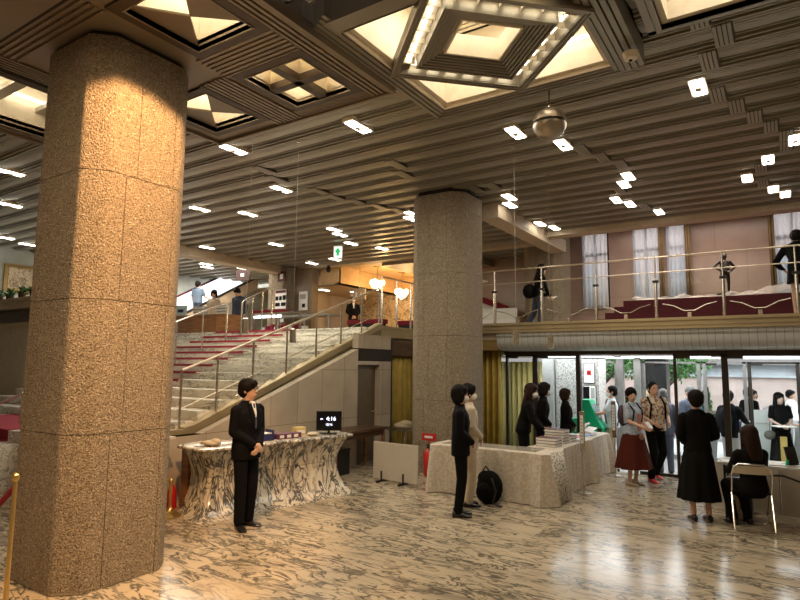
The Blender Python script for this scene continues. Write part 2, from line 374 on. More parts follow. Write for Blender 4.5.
struct('ceiling_roof', MB().box(-18.8, 4.5, -4.2, 16.7, 6.1, 6.3), M_dark)
CAM_SCALE = 1.095                               # factor scaling the dropped ceiling about the camera; its underside hangs at 4.88 m
class CB(MB):
    def build(s, name, m, parent=None, world=True, **k):
        s.v = [(v[0]*CAM_SCALE, v[1]*CAM_SCALE, 4.88+(v[2]-4.62)*CAM_SCALE) for v in s.v]
        return MB.build(s, name, m, parent, world, **k)
def holed(mb, x0, x1, y0, y1, z0, z1, holes):
    xs = sorted({x0, x1, *[v for h in holes for v in h[:2]]}); ys = sorted({y0, y1, *[v for h in holes for v in h[2:]]})
    for i in range(len(xs)-1):
        for j in range(len(ys)-1):
            cx = (xs[i]+xs[i+1])/2; cy = (ys[j]+ys[j+1])/2
            if any(h[0] < cx < h[1] and h[2] < cy < h[3] for h in holes): continue
            mb.box(xs[i], xs[i+1], ys[j], ys[j+1], z0, z1)
C1 = (-4.15, -3.47, 2.37, 3.06); C2 = (-4.17, -3.47, 3.62, 4.33); C3 = (-5.46, -4.76, 3.62, 4.33); CL = (-7.38, -6.12, .9, 3.45)
pm = CB(); holed(pm, -7.62, -3.14, -4, 3.5, 4.62, 4.70, [C1, CL]); holed(pm, -5.72, -3.14, 3.5, 4.60, 4.62, 4.70, [(C2[0], C2[1], C2[2], C2[3]), (C3[0], C3[1], C3[2], C3[3])])
pm.box(-5.74, -5.70, 3.5, 4.62, 4.58, 4.95); pm.box(-5.74, -3.14, 4.58, 4.62, 4.58, 4.95); pm.box(-7.64, -7.60, -4, 3.52, 4.58, 4.95); pm.box(-7.64, -5.7, 3.5, 3.54, 4.58, 4.95)
pm.box(-3.16, -3.12, -4, 4.62, 4.58, 4.66)
struct('ceiling_plate', pm, M_plate)
rd = CB()
for k in range(7): rd.box(-4.32, -3.36, 3.17+k*.055, 3.19+k*.055+.012, 4.598, 4.625)          # between the coffers, along x
for k in range(7): rd.box(-4.70+k*.055, -4.67+k*.055, 3.5, 4.58, 4.598, 4.625)
for k in range(4): rd.box(-3.37+k*.055, -3.34+k*.055, -1, 4.58, 4.598, 4.625)
for k in range(6): rd.box(-4.32, -3.36, 4.41+k*.03, 4.425+k*.03, 4.60, 4.625)
for k in range(5): rd.box(-5.95+k*.05, -5.925+k*.05, -1, 3.5, 4.598, 4.625)
for k in range(5): rd.box(-5.7, -4.3, 2.06+k*.055, 2.085+k*.055, 4.598-.0*k, 4.625)
rd.box(-5.74, -3.2, -1.0, 2.02, 4.57, 4.625)
struct('trim_ridges', rd, M_plate)
struct('trim_groove', CB().box(-6.06, -5.99, -1, 3.5, 4.605, 4.625).box(-5.74, -4.3, 2.02, 2.06, 4.59, 4.625), M_dark)

def well(h, ztop, parent, taper=0., rim=.0):
    """cream lining above an opening with lit slats closing it"""
    x0, x1, y0, y1 = h; m = CB(); t = .02
    for a, b in (((x0, y0), (x1, y0)), ((x1, y0), (x1, y1)), ((x1, y1), (x0, y1)), ((x0, y1), (x0, y0))):
        cx, cy = (x0+x1)/2, (y0+y1)/2
        def tp(p): return (p[0]+(cx-p[0])*taper, p[1]+(cy-p[1])*taper)
        ta, tb = tp(a), tp(b)
        def out(p): return (p[0]+(t if p[0] > cx else -t), p[1]+(t if p[1] > cy else -t))
        q = [(*a, 4.66), (*b, 4.66), (*tb, ztop), (*ta, ztop)]; q2 = [(*out(a), 4.66), (*out(b), 4.66), (*out(tb), ztop), (*out(ta), ztop)]
        m.loft([q, q2])
    m.build('lining', M_cream, parent, smooth=False)
    s = CB(); n = max(4, int((y1-y0)/.07))
    for k in range(n): s.box(x0-.1, x1+.1, y0+k*(y1-y0)/n, y0+(k+.62)*(y1-y0)/n, ztop+.005, ztop+.02)
    s.build('slat_panel', M_cream, parent, smooth=False)
    CB().box(x0-.1, x1+.1, y0-.1, y1+.1, ztop+.03, ztop+.05).build('dark_backing', M_slatd, parent, smooth=False)
def dframe(h, w_, z0, z1):
    m = CB(); x0, x1, y0, y1 = h
    holed(m, x0-w_, x1+w_, y0-w_, y1+w_, z0, z1, [h]); return m
def coffer(h, label, kind):
    t = thing('ceiling_coffer', label, 'coffer', ((h[0]+h[1])/2*CAM_SCALE, (h[2]+h[3])/2*CAM_SCALE, 4.88), 0, 'square coffers around the near pillar')
    x0, x1, y0, y1 = h; cx, cy = (x0+x1)/2, (y0+y1)/2
    dframe(h, .10, 4.595, 4.635).build('frame', M_dark2, t, smooth=False)
    dframe((x0-.0, x1+.0, y0-.0, y1+.0), .012, 4.588, 4.64).build('frame_edge', M_plate, t, smooth=False)
    if kind == 'tri':
        for a, b in (((x0, y0), (x0, y1)), ((x1, y0), (x1, y1))):
            CB().ext([(*a, 4.64), (*b, 4.64), (cx, cy, 4.62)], (0, 0, .02)).build('triangular_panel', M_plate, t, smooth=False)
        well(h, 5.15, t)
    elif kind == 'grid':
        m = CB(); m.box(x0, x1, cy-.045, cy+.045, 4.60, 4.68); m.box(cx-.045, cx+.045, y0, y1, 4.60, 4.68); m.build('cross_bar', M_dark2, t, smooth=False)
        mm = CB()
        for ax, bx in ((x0, cx-.045), (cx+.045, x1)):
            for ay, by in ((y0, cy-.045), (cy+.045, y1)):
                tx, ty = (ax+bx)/2, (ay+by)/2; s = .7
                lo = [(ax, ay), (bx, ay), (bx, by), (ax, by)]; hi = [(tx+(p[0]-tx)*s, ty+(p[1]-ty)*s) for p in lo]
                for i in range(4):
                    j = (i+1) % 4; mm.loft([[(*lo[i], 4.67), (*lo[j], 4.67), (*hi[j], 4.80), (*hi[i], 4.80)], [(lo[i][0], lo[i][1], 4.69), (lo[j][0], lo[j][1], 4.69), (hi[j][0], hi[j][1], 4.83), (hi[i][0], hi[i][1], 4.83)]])
        mm.build('reveal', M_cream, t, smooth=False)
        well(h, 5.15, t)
    else:
        well(h, 5.2, t)
        for k in range(5): CB().box(x0, x1, y0+.3+k*.5, y0+.42+k*.5, 4.86, 4.92).build('louvre_bar', M_slat, t, smooth=False)
        CB().box(x1-.14, x1-.05, y0+.05, y1-.05, 4.72, 4.76).build('lamp_tube', M_tube, t, smooth=False)
    CB().tube([(x0+.07, y0+.05, 4.98), (x0+.07, y1-.05, 4.98)], .018).build('lamp_tube', M_tube, t)
    CB().tube([(x1-.07, y0+.05, 4.98), (x1-.07, y1-.05, 4.98)], .018).build('lamp_tube', M_tube, t)
    return t
M_dark2 = simple('coffer_border', (.085, .062, .042), .5, .3)
coffer(C1, 'square ceiling coffer with two triangular panels, nearest the camera beside the pillar', 'tri')
coffer(C3, 'square ceiling coffer with two triangular panels, at far corner behind the pillar top', 'tri')
coffer(C2, 'square ceiling coffer divided into four small lit pyramids', 'grid')
coffer(CL, 'wide lit ceiling coffer left of the big granite pillar', 'louvre')
for c, pw in ((C1, 4), (C2, 16), (C3, 4)): point('coffer_lamp', ((c[0]+c[1])/2*CAM_SCALE, (c[2]+c[3])/2*CAM_SCALE, 5.27), pw, (1, .86, .62), .08)
point('coffer_lamp', (-7.35, 2.85, 5.27), 9, (1, .86, .62), .15)

# ---- big skylights with lit wells
def skylight(h, label, ztop=5.45):
    x0, x1, y0, y1 = h
    t = thing('skylight_well', label, 'skylight', ((x0+x1)/2*CAM_SCALE, (y0+y1)/2*CAM_SCALE, 4.98))
    well(h, ztop, t)
    holed(rm := CB(), x0-.02, x1+.02, y0-.02, y1+.02, 4.70, 4.86, [(x0+.05, x1-.05, y0+.05, y1-.05)]); rm.build('rim', M_cream, t, smooth=False)
    for yy in (y0+.12, y1-.12): CB().tube([(x0+.1, yy, 4.95), (x1-.1, yy, 4.95)], .02).build('lamp_tube', M_tube, t)
    return t
S1 = (-2.95, -1.21, 3.60, 5.34); S2 = (-.71, 1.2, 3.2, 4.96)
sk = skylight(S1, 'large bright square skylight well behind the hanging diamond frame')
m = CB()
for k in range(4): m.box(-3.13+k*.045, -3.10+k*.045+.01, 3.4-.02*k, 5.5-.045*k, 4.64+.012*k, 4.86)     # stepped mouldings
for k in range(4): m.box(-3.13+.045*k, -1.0, 5.47-.035*k, 5.50-.035*k, 4.64+.012*k, 4.86)
m.box(-3.13, -1.0, 3.42, 3.60, 4.66, 4.86)
m.build('frame', M_frame, sk, smooth=False)
bm1 = CB()
for k in range(5): bm1.box(-1.21+k*.056, -1.21+k*.056+.043, -3, 5.48, 4.635+.008*abs(k-2), 4.86)
struct('trim_beam_wide', bm1, M_frame)
sk2 = skylight(S2, 'bright skylight well in the top right corner of the ceiling')
m = CB().box(-.82, -.76, 3.0, 5.02, 4.66, 4.9).box(-.75, -.71, 3.0, 5.0, 4.64, 4.9).box(-.82, 1.3, 4.96, 5.03, 4.66, 4.9)
m.build('frame', M_frame, sk2, smooth=False)
area('skylight_lamps_right', (.27, 4.5, 5.75), 1.2, 22, (1, .88, .7))

# ---- the hanging diamond frame
dm = thing('diamond_chandelier', 'large square lattice frame with lit troughs hung corner to corner under the skylight', 'light fixture', (-2.23, 4.75, 4.86))
def dring(a, b, z0, z1, mb=None):
    mb = mb or CB(); cx, cy = -2.04, 4.34
    D = lambda r: [(cx+r, cy), (cx, cy+r), (cx-r, cy), (cx, cy-r)]
    o, i = D(a), D(b)
    for k in range(4):
        j = (k+1) % 4
        mb.loft([[(*o[k], z0), (*o[j], z0), (*i[j], z0), (*i[k], z0)], [(*o[k], z1), (*o[j], z1), (*i[j], z1), (*i[k], z1)]])
    return mb
mo = CB()
for k in range(3): dring(.95-.035*k, .925-.035*k, 4.60+.006*k, 4.72, mo)
dring(.95, .85, 4.625, 4.72, mo); mo.build('outer_frame', M_slat2 if False else M_frame, dm, smooth=False)
mi = CB()
for k in range(7): dring(.665-.04*k, .64-.04*k, 4.60+.012*k, 4.72, mi)
dring(.665, .385, 4.69, 4.73, mi); mi.build('inner_frame', M_frame, dm, smooth=False)
dring(.85, .665, 4.715, 4.73).build('trough_back', M_cream, dm, smooth=False)
dring(.375, .35, 4.66, 4.86).build('opening_rim', M_cream, dm, smooth=False)
for sx, sy in ((1, 1), (-1, 1), (-1, -1), (1, -1)):
    for k in range(6):
        u = (k+.5)/6; r = .757; p = Vector((-2.04+sx*r*u, 4.34+sy*r*(1-u), 4.69)); d = Vector((-sx, sy, 0)).normalized()*.055
        CB().tube([p-d, p+d], .016).build('lamp_tube', M_tubeD if 'M_tubeD' in globals() else M_tube, dm)
        q = p-d*1.15; nrm = Vector((sx, sy, 0)).normalized()*.06
        CB().cbox(q, (.13, .006, .05), rz=math.atan2(sy, sx)).build('fin', M_cream, dm, smooth=False)

# ---- beams
def beam(name, x0, x1, y0, y1, z0, z1, m=M_beam): struct(name, MB().box(x0, x1, y0, y1, z0, z1), m)
beam('trim_beam_centre', -5.05, -4.65, 10.6, 14.9, 4.86, 5.18)
beam('trim_beam_left', -14.3, -13.85, 9.0, 13.9, 4.90, 5.2)
beam('trim_beam_rear', -13.5, -5.4, 14.25, 14.6, 5.05, 5.35)
beam('trim_beam_right', -5.2, 4.3, 13.45, 13.8, 5.0, 5.24)
struct('ceiling_mezzanine', MB().box(-8.5, 4.3, 13.8, 16.6, 5.75, 5.85), M_rose)

# ---- mezzanine slab and its edge
sl = MB(); sl.box(-18.6, -7.40, 10.35, 20.6, 2.42, 2.70); sl.box(-7.40, -5.6, 12.3, 20.6, 2.42, 2.70); sl.box(-5.6, 4.3, 10.95, 16.6, 2.42, 2.70)
struct('floor_mezzanine', sl, simple('mezzanine_floor', (.40, .32, .22), .3))
ed = MB()
for x0, x1, y0, y1 in ((-5.65, 4.3, 10.86, 10.96), (-7.42, -5.6, 12.2, 12.3)):
    ed.box(x0, x1, y0, y1, 2.56, 2.74); ed.box(x0, x1, y0-.03, y1, 2.70, 2.75); ed.box(x0, x1, y0-.015, y1, 2.62, 2.645)
for y0, y1, x0, x1 in ((10.35, 12.3, -7.40, -7.30), (10.86, 12.3, -5.70, -5.6)):
    ed.box(x0, x1, y0, y1, 2.50, 2.74); ed.box(x0, x1+.02, y0, y1, 2.70, 2.75)
struct('trim_mezzanine_edge', ed, M_goldf)
# rounded grey soffit above the glass doors
pf = [(10.90, 2.56), (10.90, 2.50), (10.94, 2.46), (10.93, 2.40), (10.96, 2.31), (11.04, 2.25), (11.16, 2.21), (11.45, 2.20), (11.45, 2.56)]
struct('ceiling_soffit', MB().loft([[(x, y, z) for y, z in pf] for x in (-4.85, 4.3)]), M_tile, smooth=True)
struct('trim_header', MB().box(-4.88, 4.3, 11.36, 11.46, 2.14, 2.20), M_bronzeF)
struct('trim_brass_fascia', MB().box(-5.62, -4.86, 10.98, 11.5, 2.22, 2.5), M_brass)

# ---- glass screen and doors of the entrance
def door_n(n, x0, x1, y, zt=2.14, fw=.05, m=M_bronzeF, rail=True, bar=None, z0=0.):
    d = thing('door_%d' % n, 'x', 'door', ((x0+x1)/2, y, z0)); del d['label']; del d['category']; d['kind'] = 'structure'
    f = MB().box(x0, x0+fw, y-.03, y+.03, z0, zt).box(x1-fw, x1, y-.03, y+.03, z0, zt).box(x0, x1, y-.03, y+.03, zt-.04, zt)
    if rail: f.box(x0, x1, y-.03, y+.03, z0, z0+.10)
    f.build('door_frame', m, d, smooth=False)
    MB().box(x0+fw, x1-fw, y-.005, y+.005, z0+.1 if rail else z0, zt-.04).build('door_glass', M_glass, d, smooth=False)
    if bar: MB().box(x0+fw, x1-fw, y-.05, y-.02, .92, .99).build('push_bar', M_steel, d, smooth=False)
    MB().box(x0+fw, x0+.28, y-.055, y-.03, zt-.08, zt-.03).build('door_closer', M_bronzeF, d, smooth=False)
    return d
door_n(1, -4.86, -4.23, 11.41, rail=False); door_n(2, -4.23, -3.36, 11.41, rail=False)
door_n(3, -1.68, -.88, 11.41, rail=True); door_n(4, -.88, 1.9, 11.41, rail=False); door_n(5, 1.9, 2.8, 11.41); door_n(6, 2.8, 3.7, 11.41)
struct('door_7', MB().box(-3.38, -3.32, 11.36, 11.46, 0, 2.14).box(-2.3, -1.68, 11.38, 11.44, 0, .05), M_bronzeF)
# vestibule ceiling, second row of doors
struct('ceiling_vestibule', MB().box(-8, 4.3, 11.46, 15.6, 2.13, 2.19), M_white)
vl = 0
for x in (-3.6, -1.9, -.2, 1.5):
    for y in (11.9, 13.7):
        vl += 1; t = thing('strip_light', 'white strip light in the entrance lobby ceiling, '+('near', 'far')[vl % 2 == 0]+' row, '+('first', 'second', 'third', 'fourth')[(vl-1)//2]+' from the left', 'ceiling light', (x, y, 2.12), 0, 'strip lights in the entrance lobby')
        MB().box(x-.8, x+.8, y-.09, y+.09, 2.11, 2.13).build('housing', M_white, t, smooth=False); MB().box(x-.76, x+.76, y-.06, y+.06, 2.098, 2.112).build('diffuser', M_tubew, t, smooth=False)
M_grf = simple('steel_frame', (.30, .29, .28), .3, .7)
for n, (a, b) in enumerate(((-5.0, -4.0), (-4.0, -3.35), (-2.8, -1.6), (-1.55, -.72), (-.70, .22), (.22, 1.1), (1.1, 2.1))):
    door_n(8+n, a, b, 14.5, z0=-.12, zt=2.04, fw=.07, m=M_grf if n != 4 else M_bronzeF, bar=(n in (3, 5)), rail=True)
struct('wall_vestibule_left', MB().box(-8, -7.9, 11.4, 14.6, 0, 2.4), M_paleW)
struct('trim_steel_mullion', MB().box(-3.35, -3.2, 14.35, 14.5, -.12, 2.13).box(-2.95, -2.8, 14.3, 14.5, -.12, 2.13), M_grf)
struct('trim_dark_pier', MB().box(-2.75, -2.3, 14.55, 15.0, -.25, 2.13), M_black)
struct('wall_canopy', MB().box(-8, 4.3, 14.4, 15.6, 2.19, 2.7), M_white)

# ================================================================== pillars
def pillar(cx, cy, z0, ztop, label, s=1.07, ch=.21, joints=None, m=None, group=None):
    t = thing('granite_pillar', label, 'pillar', (cx, cy, z0), 0, group); h = s/2
    corners = []                      # rounded chamfered square, counter-clockwise
    base = [(h, -h+ch), (h, h-ch), (h-ch, h), (-h+ch, h), (-h, h-ch), (-h, -h+ch), (-h+ch, -h), (h-ch, -h)]
    pts = []
    for i, p in enumerate(base):      # round every corner a little
        a = Vector(base[i-1]); b = Vector(p); c = Vector(base[(i+1) % 8]); r = .03
        pa = b+(a-b).normalized()*r; pc = b+(c-b).normalized()*r
        for u in (0, .5, 1): pts.append(tuple(pa*(1-u)**2+b*2*u*(1-u)+pc*u*u))
    def notch(fr):                    # outline with vertical joints cut in
        out = []; n = len(pts)
        for i in range(n):
            p = Vector(pts[i]); q = Vector(pts[(i+1) % n]); out.append(tuple(p)); Ln = (q-p).length
            if Ln > .4:
                d = (q-p).normalized(); nn = Vector((d.y, -d.x))
                for f in fr:
                    c = p+d*Ln*f; out += [tuple(c-d*.004), tuple(c-d*.004-nn*.02), tuple(c+d*.004-nn*.02), tuple(c+d*.004)]
            elif .12 < Ln < .4 and len(fr) > 1:
                pass
        return out
    zs = [z0]+[z for z in (joints or []) if z0 < z < ztop]+[ztop]
    sh = MB()
    for k in range(len(zs)-1):
        o = notch([.36, .93] if k % 2 else [.20, .96]); rg = .0035
        sh.prism([(cx+x, cy+y) for x, y in o], zs[k]+rg, zs[k+1]-rg)
    sh.build('granite_cladding', m or M_gran, t, ang=30)
    MB().prism([(cx+x*.97, cy+y*.97) for x, y in pts], z0+.001, ztop-.002).build('joint_core', M_dark, t, smooth=False)
    MB().prism([(cx+x*.93, cy+y*.93) for x, y in pts], ztop-.002, ztop+.10).build('shadow_gap', M_dark, t, smooth=False)
    return t
J = [1.28, 2.43, 3.57, 4.72]
pillar(-5.425, 3.12, 0, 4.83, 'huge chamfered granite pillar lit orange by a spotlight, nearest the camera', joints=J, s=1.05, ch=.17)
pillar(-5.30, 9.70, 0, 5.06, 'tall granite pillar in the middle, standing behind the cream display board', joints=J, s=1.12)
pillar(-5.32, 15.4, 2.72, 5.40, 'granite pillar on the balcony behind the woman with the black shoulder bag', joints=[3.9])
pillar(-14.1, 14.4, 2.72, 5.10, 'granite pillar with posters on it on the upper floor left', joints=[3.9])

# ---- walls of the upper floor
ww = MB()
for a, b in ((-7.6, -4.68), (-3.95, -3.32), (-2.60, -2.46), (-2.0, -.12), (.62, 1.3), (2.0, 4.3)): ww.box(a, b, 16.5, 16.7, 2.7, 6.1)
for a, b in ((-4.68, -3.95), (-3.32, -2.6), (-2.46, -2.0), (-.12, .62), (1.3, 2.0)): ww.box(a, b, 16.5, 16.7, 2.7, 3.55)
struct('wall_mezzanine', ww, M_rose)
def window_n(n, a, b, mid):
    t = thing('window_%d' % n, 'x', 'x', ((a+b)/2, 16.55, 3.55)); del t['label']; del t['category']; t['kind'] = 'structure'
    f = MB().box(a, a+.05, 16.5, 16.6, 3.55, 6.1).box(b-.05, b, 16.5, 16.6, 3.55, 6.1).box(a, b, 16.5, 16.6, 5.0, 5.08).box(a, b, 16.5, 16.6, 3.55, 3.6)
    if mid: f.box(mid-.03, mid+.03, 16.5, 16.6, 3.55, 6.1)
    f.build('window_frame', M_bronzeF, t, smooth=False); MB().box(a, b, 16.6, 16.61, 3.55, 6.1).build('window_glass', M_glass, t, smooth=False)
    g = MB()
    for k in range(9): g.box(a+.05+k*(b-a-.1)/9, a+.065+k*(b-a-.1)/9, 16.64, 16.655, 3.6, 3.95)
    g.box(a, b, 16.64, 16.655, 3.95, 3.97); g.build('window_grille', M_black, t, smooth=False)
window_n(1, -4.68, -3.95, -4.33); window_n(2, -3.32, -2.6, -3.0); window_n(3, -2.46, -2.0, None); window_n(4, -.12, .62, .28); window_n(5, 1.3, 2.0, 1.6)
def curtain(name, x0, x1, y, z0, z1, m, label, folds=7, depth=.05, parent=None, grp=None, axis='x', solid=.006):
    n = folds*8; rings = []
    top = []
    for i in range(n+1):
        u = x0+(x1-x0)*i/n; d = depth*math.sin(2*PI*folds*i/n)*(1+.25*math.sin(i*1.7))
        top.append((u, y+d) if axis == 'x' else (y+d, u))
    mb = MB(); rs = []
    for z, s in ((z0, 1.15), (z0+(z1-z0)*.5, 1), (z1, .8)):
        rs.append([(p[0], y+(p[1]-y)*s, z) if axis == 'x' else (y+(p[0]-y)*s, p[1], z) for p in top])
    mb.loft(rs, cap=False, closed=False)
    o = mb.build(name, m, parent)
    md = o.modifiers.new('s', 'SOLIDIFY'); md.thickness = solid
    if parent is None: tag(o, label, 'curtain', grp)
    return o
curtain('sheer_curtain', -4.66, -3.97, 16.4, 3.5, 5.8, M_sheer, 'sheer white curtain in the window beside the balcony pillar', 6, .03)
curtain('sheer_curtain', -3.30, -2.62, 16.4, 3.5, 5.8, M_sheer, 'sheer white curtain in the second balcony window from the pillar', 6, .03)
curtain('sheer_curtain', -2.46, -1.98, 16.36, 3.5, 5.8, M_sheer, 'narrow gathered white curtain between two brown drapes', 5, .04)
curtain('sheer_curtain', -.14, .62, 16.4, 3.5, 5.8, M_sheer, 'sheer white curtain at the far right behind the figure in black', 6, .03)
for x, lb in ((-2.62, 'brown drape left of the narrow white curtain'), (-1.99, 'brown drape right of the narrow white curtain, beside the rose wall'), (-.18, 'brown drape edge of the far right balcony window')):
    curtain('brown_drape', x-.02, x+.10, 16.25, 3.4, 5.8, M_curtB, lb, 2, .03)
# white low wall, sloping red rail seen left of the balcony pillar
struct('wall_low_white', MB().box(-8.1, -5.95, 14.6, 14.75, 2.7, 3.45), M_white)
t = thing('sloping_handrail', 'red sloping handrail with white side panel behind the middle pillar on the upper floor', 'handrail', (-7.6, 15.6, 2.7))
MB().ext([(-9.4, 15.6, 4.52), (-6.6, 15.6, 3.45), (-6.6, 15.6, 3.62), (-9.4, 15.6, 4.72)], (0, .1, 0)).build('rail', M_red, t, smooth=False)
MB().ext([(-9.4, 15.7, 4.1), (-6.6, 15.7, 3.0), (-6.6, 15.7, 3.45), (-9.4, 15.7, 4.52)], (0, .05, 0)).box(-6.75, -6.65, 15.7, 15.75, 2.7, 3.1).box(-8.5, -8.4, 15.7, 15.75, 2.7, 3.8).build('side_panel', M_white, t, smooth=False)
struct('wall_behind_handrail', MB().box(-9.5, -7.6, 16.5, 16.7, 2.7, 6.1), M_rose)

# rear: orange cove, soffit, marble wall
struct('wall_cove', MB().box(-12.1, -12.0, 14.6, 18.0, 4.5, 5.12), M_orange)
struct('wall_cove_front', MB().box(-12.8, -12.0, 14.62, 14.7, 4.5, 5.12), M_orange)
struct('ceiling_cove', MB().box(-14.2, -12.0, 14.6, 18.0, 4.50, 4.55), M_soffit)
struct('ceiling_cove_high', MB().box(-12.1, -10.3, 14.6, 18.0, 5.10, 5.14), M_orange)
struct('ceiling_dark_soffit', MB().box(-10.3, -7.4, 14.6, 18.0, 4.95, 5.12), M_plate)
struct('wall_marble_rear', MB().box(-14.3, -5.6, 18.0, 18.2, 2.7, 4.5), M_wallm)
struct('wall_over_marble', MB().box(-14.3, -5.6, 18.0, 18.2, 4.5, 5.2), M_orange)
struct('wall_rear_return', MB().box(-14.35, -14.2, 15.6, 18.1, 2.7, 5.4), M_beigeW)
struct('trim_brown_panel', MB().box(-13.55, -12.78, 14.19, 14.5, 2.7, 5.05), simple('brown_panel', (.20, .14, .085), .5))
struct('ceiling_rear_left', MB().box(-18.6, -14.2, 16.4, 20.6, 4.9, 4.95), M_soffit)
point('cove_lamp', (-10.9, 15.5, 4.35), 55, (1, .62, .24), .2)
point('cove_lamp', (-10.9, 16.9, 4.25), 45, (1, .62, .24), .2)
for (x, y, z, lb) in ((-11.0, 15.35, 4.56, 'left one of the two glowing glass petal chandeliers over the landing'), (-11.0, 16.8, 4.42, 'right one of the two glowing glass petal chandeliers, beside the middle pillar')):
    t = thing('petal_chandelier', lb, 'chandelier', (x, y, z), 0)
    MB().tube([(x, y, z+.12), (x, y, 5.1)], .012).build('stem', M_brass, t)
    MB().lathe((x, y, 5.08), [(.12, 0), (.12, .02)], 16).build('ceiling_rose', M_brass, t)
    for k in range(9):
        a = 2*PI*k/9; r = .17 if k % 2 else .12
        MB().ell((x+r*math.cos(a), y+r*math.sin(a), z+(.02 if k % 2 else -.08)), (.085, .085, .10)).build('glass_petal', M_chand, t)
    MB().ell((x, y, z-.16), (.07, .07, .09)).build('glass_petal', M_chand, t)

# ---- wall under the stair, recess door
wv = MB().box(-7.1, -6.95, 4.6, 9.10, 0, .9)
wv.loft([[(-7.1, y, z) for y, z in ((4.6, .9), (5.5, .9), (9.10, 2.2), (9.10, .9))], [(-6.95, y, z) for y, z in ((4.6, .9), (5.5, .9), (9.10, 2.2), (9.10, .9))]])
wv.box(-7.1, -6.95, 9.10, 10.22, 2.22, 2.5)
struct('wall_under_stair', wv, M_panelW)
struct('trim_door_surround', MB().box(-7.1, -6.95, 9.10, 10.22, 1.90, 1.97).box(-7.1, -6.94, 9.82, 10.22, 0, 1.97), M_panelW)
struct('trim_transom', MB().box(-7.08, -6.97, 9.14, 10.20, 1.97, 2.22), M_dark)
d = thing('door_20', 'x', 'x', (-7.08, 9.46, 0)); del d['label']; del d['category']; d['kind'] = 'structure'
MB().box(-7.12, -7.06, 9.10, 9.82, 0, 1.9).build('door_leaf', simple('brown_door', (.13, .095, .055), .35), d, smooth=False)
MB().tube([(-7.0, 9.70, .98), (-6.98, 9.70, .98), (-6.98, 9.58, .98)], .012).build('door_handle', M_brass, d)
struct('trim_dark_jamb', MB().box(-7.15, -7.0, 10.22, 10.36, 0, 2.42), M_dark)
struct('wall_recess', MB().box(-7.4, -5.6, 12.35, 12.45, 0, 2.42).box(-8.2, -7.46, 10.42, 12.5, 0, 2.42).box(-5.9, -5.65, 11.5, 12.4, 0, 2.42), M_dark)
struct('trim_brown_pelmet', MB().box(-7.2, -7.1, 10.36, 12.0, 2.1, 2.42), M_woodd)
curtain('gold_curtain', 10.36, 11.7, -7.22, 0.02, 2.12, M_curtG, 'gold curtain in the dark recess between the brown door and the middle pillar', 7, .05, axis='y')
curtain('gold_curtain', -5.55, -4.90, 11.25, .02, 2.22, M_curtG, 'gold curtain hanging between the middle pillar and the glass screen', 5, .06)
for x0, x1, lb in ((-6.4, -5.1, 'pleated olive curtain behind the left pane of the glass screen'), (-5.0, -4.5, 'pleated olive curtain behind the second pane of the glass screen')):
    curtain('olive_curtain', x0, x1, 14.2, -.1, 2.02, simple('olive_curtain', (.66, .55, .20), .7), lb, 9, .04)
struct('wall_terrazzo_pier', MB().box(-4.35, -3.40, 13.0, 13.6, -.12, 2.13), M_gran2)
struct('trim_grey_panel', MB().box(-4.62, -4.38, 12.9, 13.2, -.12, 2.13), M_grey)
def poster(name, label, x0, x1, y, z0, z1, m, inner, cat='poster', marks=(), off=-1):
    t = thing(name, label, cat, ((x0+x1)/2, y, z0))
    MB().box(x0, x1, y-.01, y+.01, z0, z1).build('frame', m, t, smooth=False)
    b = .012; MB().box(x0+b, x1-b, y-.014, y-.01, z0+b, z1-b).build('sheet', inner, t, smooth=False)
    for (a, c, e, f, mm) in marks: MB().box(x0+(x1-x0)*a, x0+(x1-x0)*c, y-.018, y-.014, z0+(z1-z0)*e, z0+(z1-z0)*f).build('print', mm, t, smooth=False)
    return t
poster('framed_notice', 'white framed notice with a small red square on the terrazzo pier', -3.72, -3.48, 12.985, 1.55, 1.98, M_black, M_paper, 'notice', [(.3, .7, .4, .65, M_redp), (.42, .58, .47, .58, M_paper)])
poster('notice_board', 'black framed panel below the white notice on the terrazzo pier', -3.74, -3.46, 12.985, 1.05, 1.5, M_black, M_paper, 'notice', [(.05, .5, .05, .95, M_screen), (.6, .9, .1, .3, M_grey), (.6, .9, .4, .9, M_grey)])

# ================================================================== grand stair
st = MB(); NS = 13; Y0, Y1, Z0, Z1 = 5.4, 10.35, .9, 2.70; dy = (Y1-Y0)/NS; dz = (Z1-Z0)/NS
prof = [(Y0, Z0)]
for k in range(NS): prof += [(Y0+k*dy, Z0+(k+1)*dz), (Y0+(k+1)*dy, Z0+(k+1)*dz)]
prof += [(Y1, 2.4), (Y0, .5)]
st.loft([[(x, y, z) for y, z in prof] for x in (-14.0, -7.42)])
stair = thing('marble_staircase', 'wide flight of veined white marble steps rising behind the glass balustrade', 'staircase', (-11, 7.5, 0))
st.build('steps', M_stepm, stair, smooth=False)
nos = MB()
for k in range(NS): nos.box(-14.0, -7.42, Y0+k*dy-.02, Y0+k*dy+.01, Z0+(k+1)*dz-.03, Z0+(k+1)*dz)
nos.build('nosing', M_stepm, stair, smooth=False)
def carpet(x0, x1, k0, label):
    m = MB()
    for k in range(k0, NS):
        z = Z0+(k+1)*dz; y = Y0+k*dy
        m.box(x0, x1, y-.028, y+.13, z, z+.012); m.box(x0, x1, y-.034, y-.02, z-.035, z+.012)
    o = m.build('red_carpet', M_red, stair, smooth=False); o['label'] = label
carpet(-12.2, -9.45, 1, 'red carpet strips on the right half of the steps')
lf = MB(); lf.box(-16.2, -9.0, 4.1, 5.4, 0, .9).box(-14.0, -9.0, 5.4, 5.9, 0, .5).box(-9.0, -7.32, 4.1, 5.4, .55, .9)
for k in range(5): lf.box(-16.2, -9.0, 4.1-(k+1)*.36, 4.1-k*.36, 0, .9-(k+1)*.15)
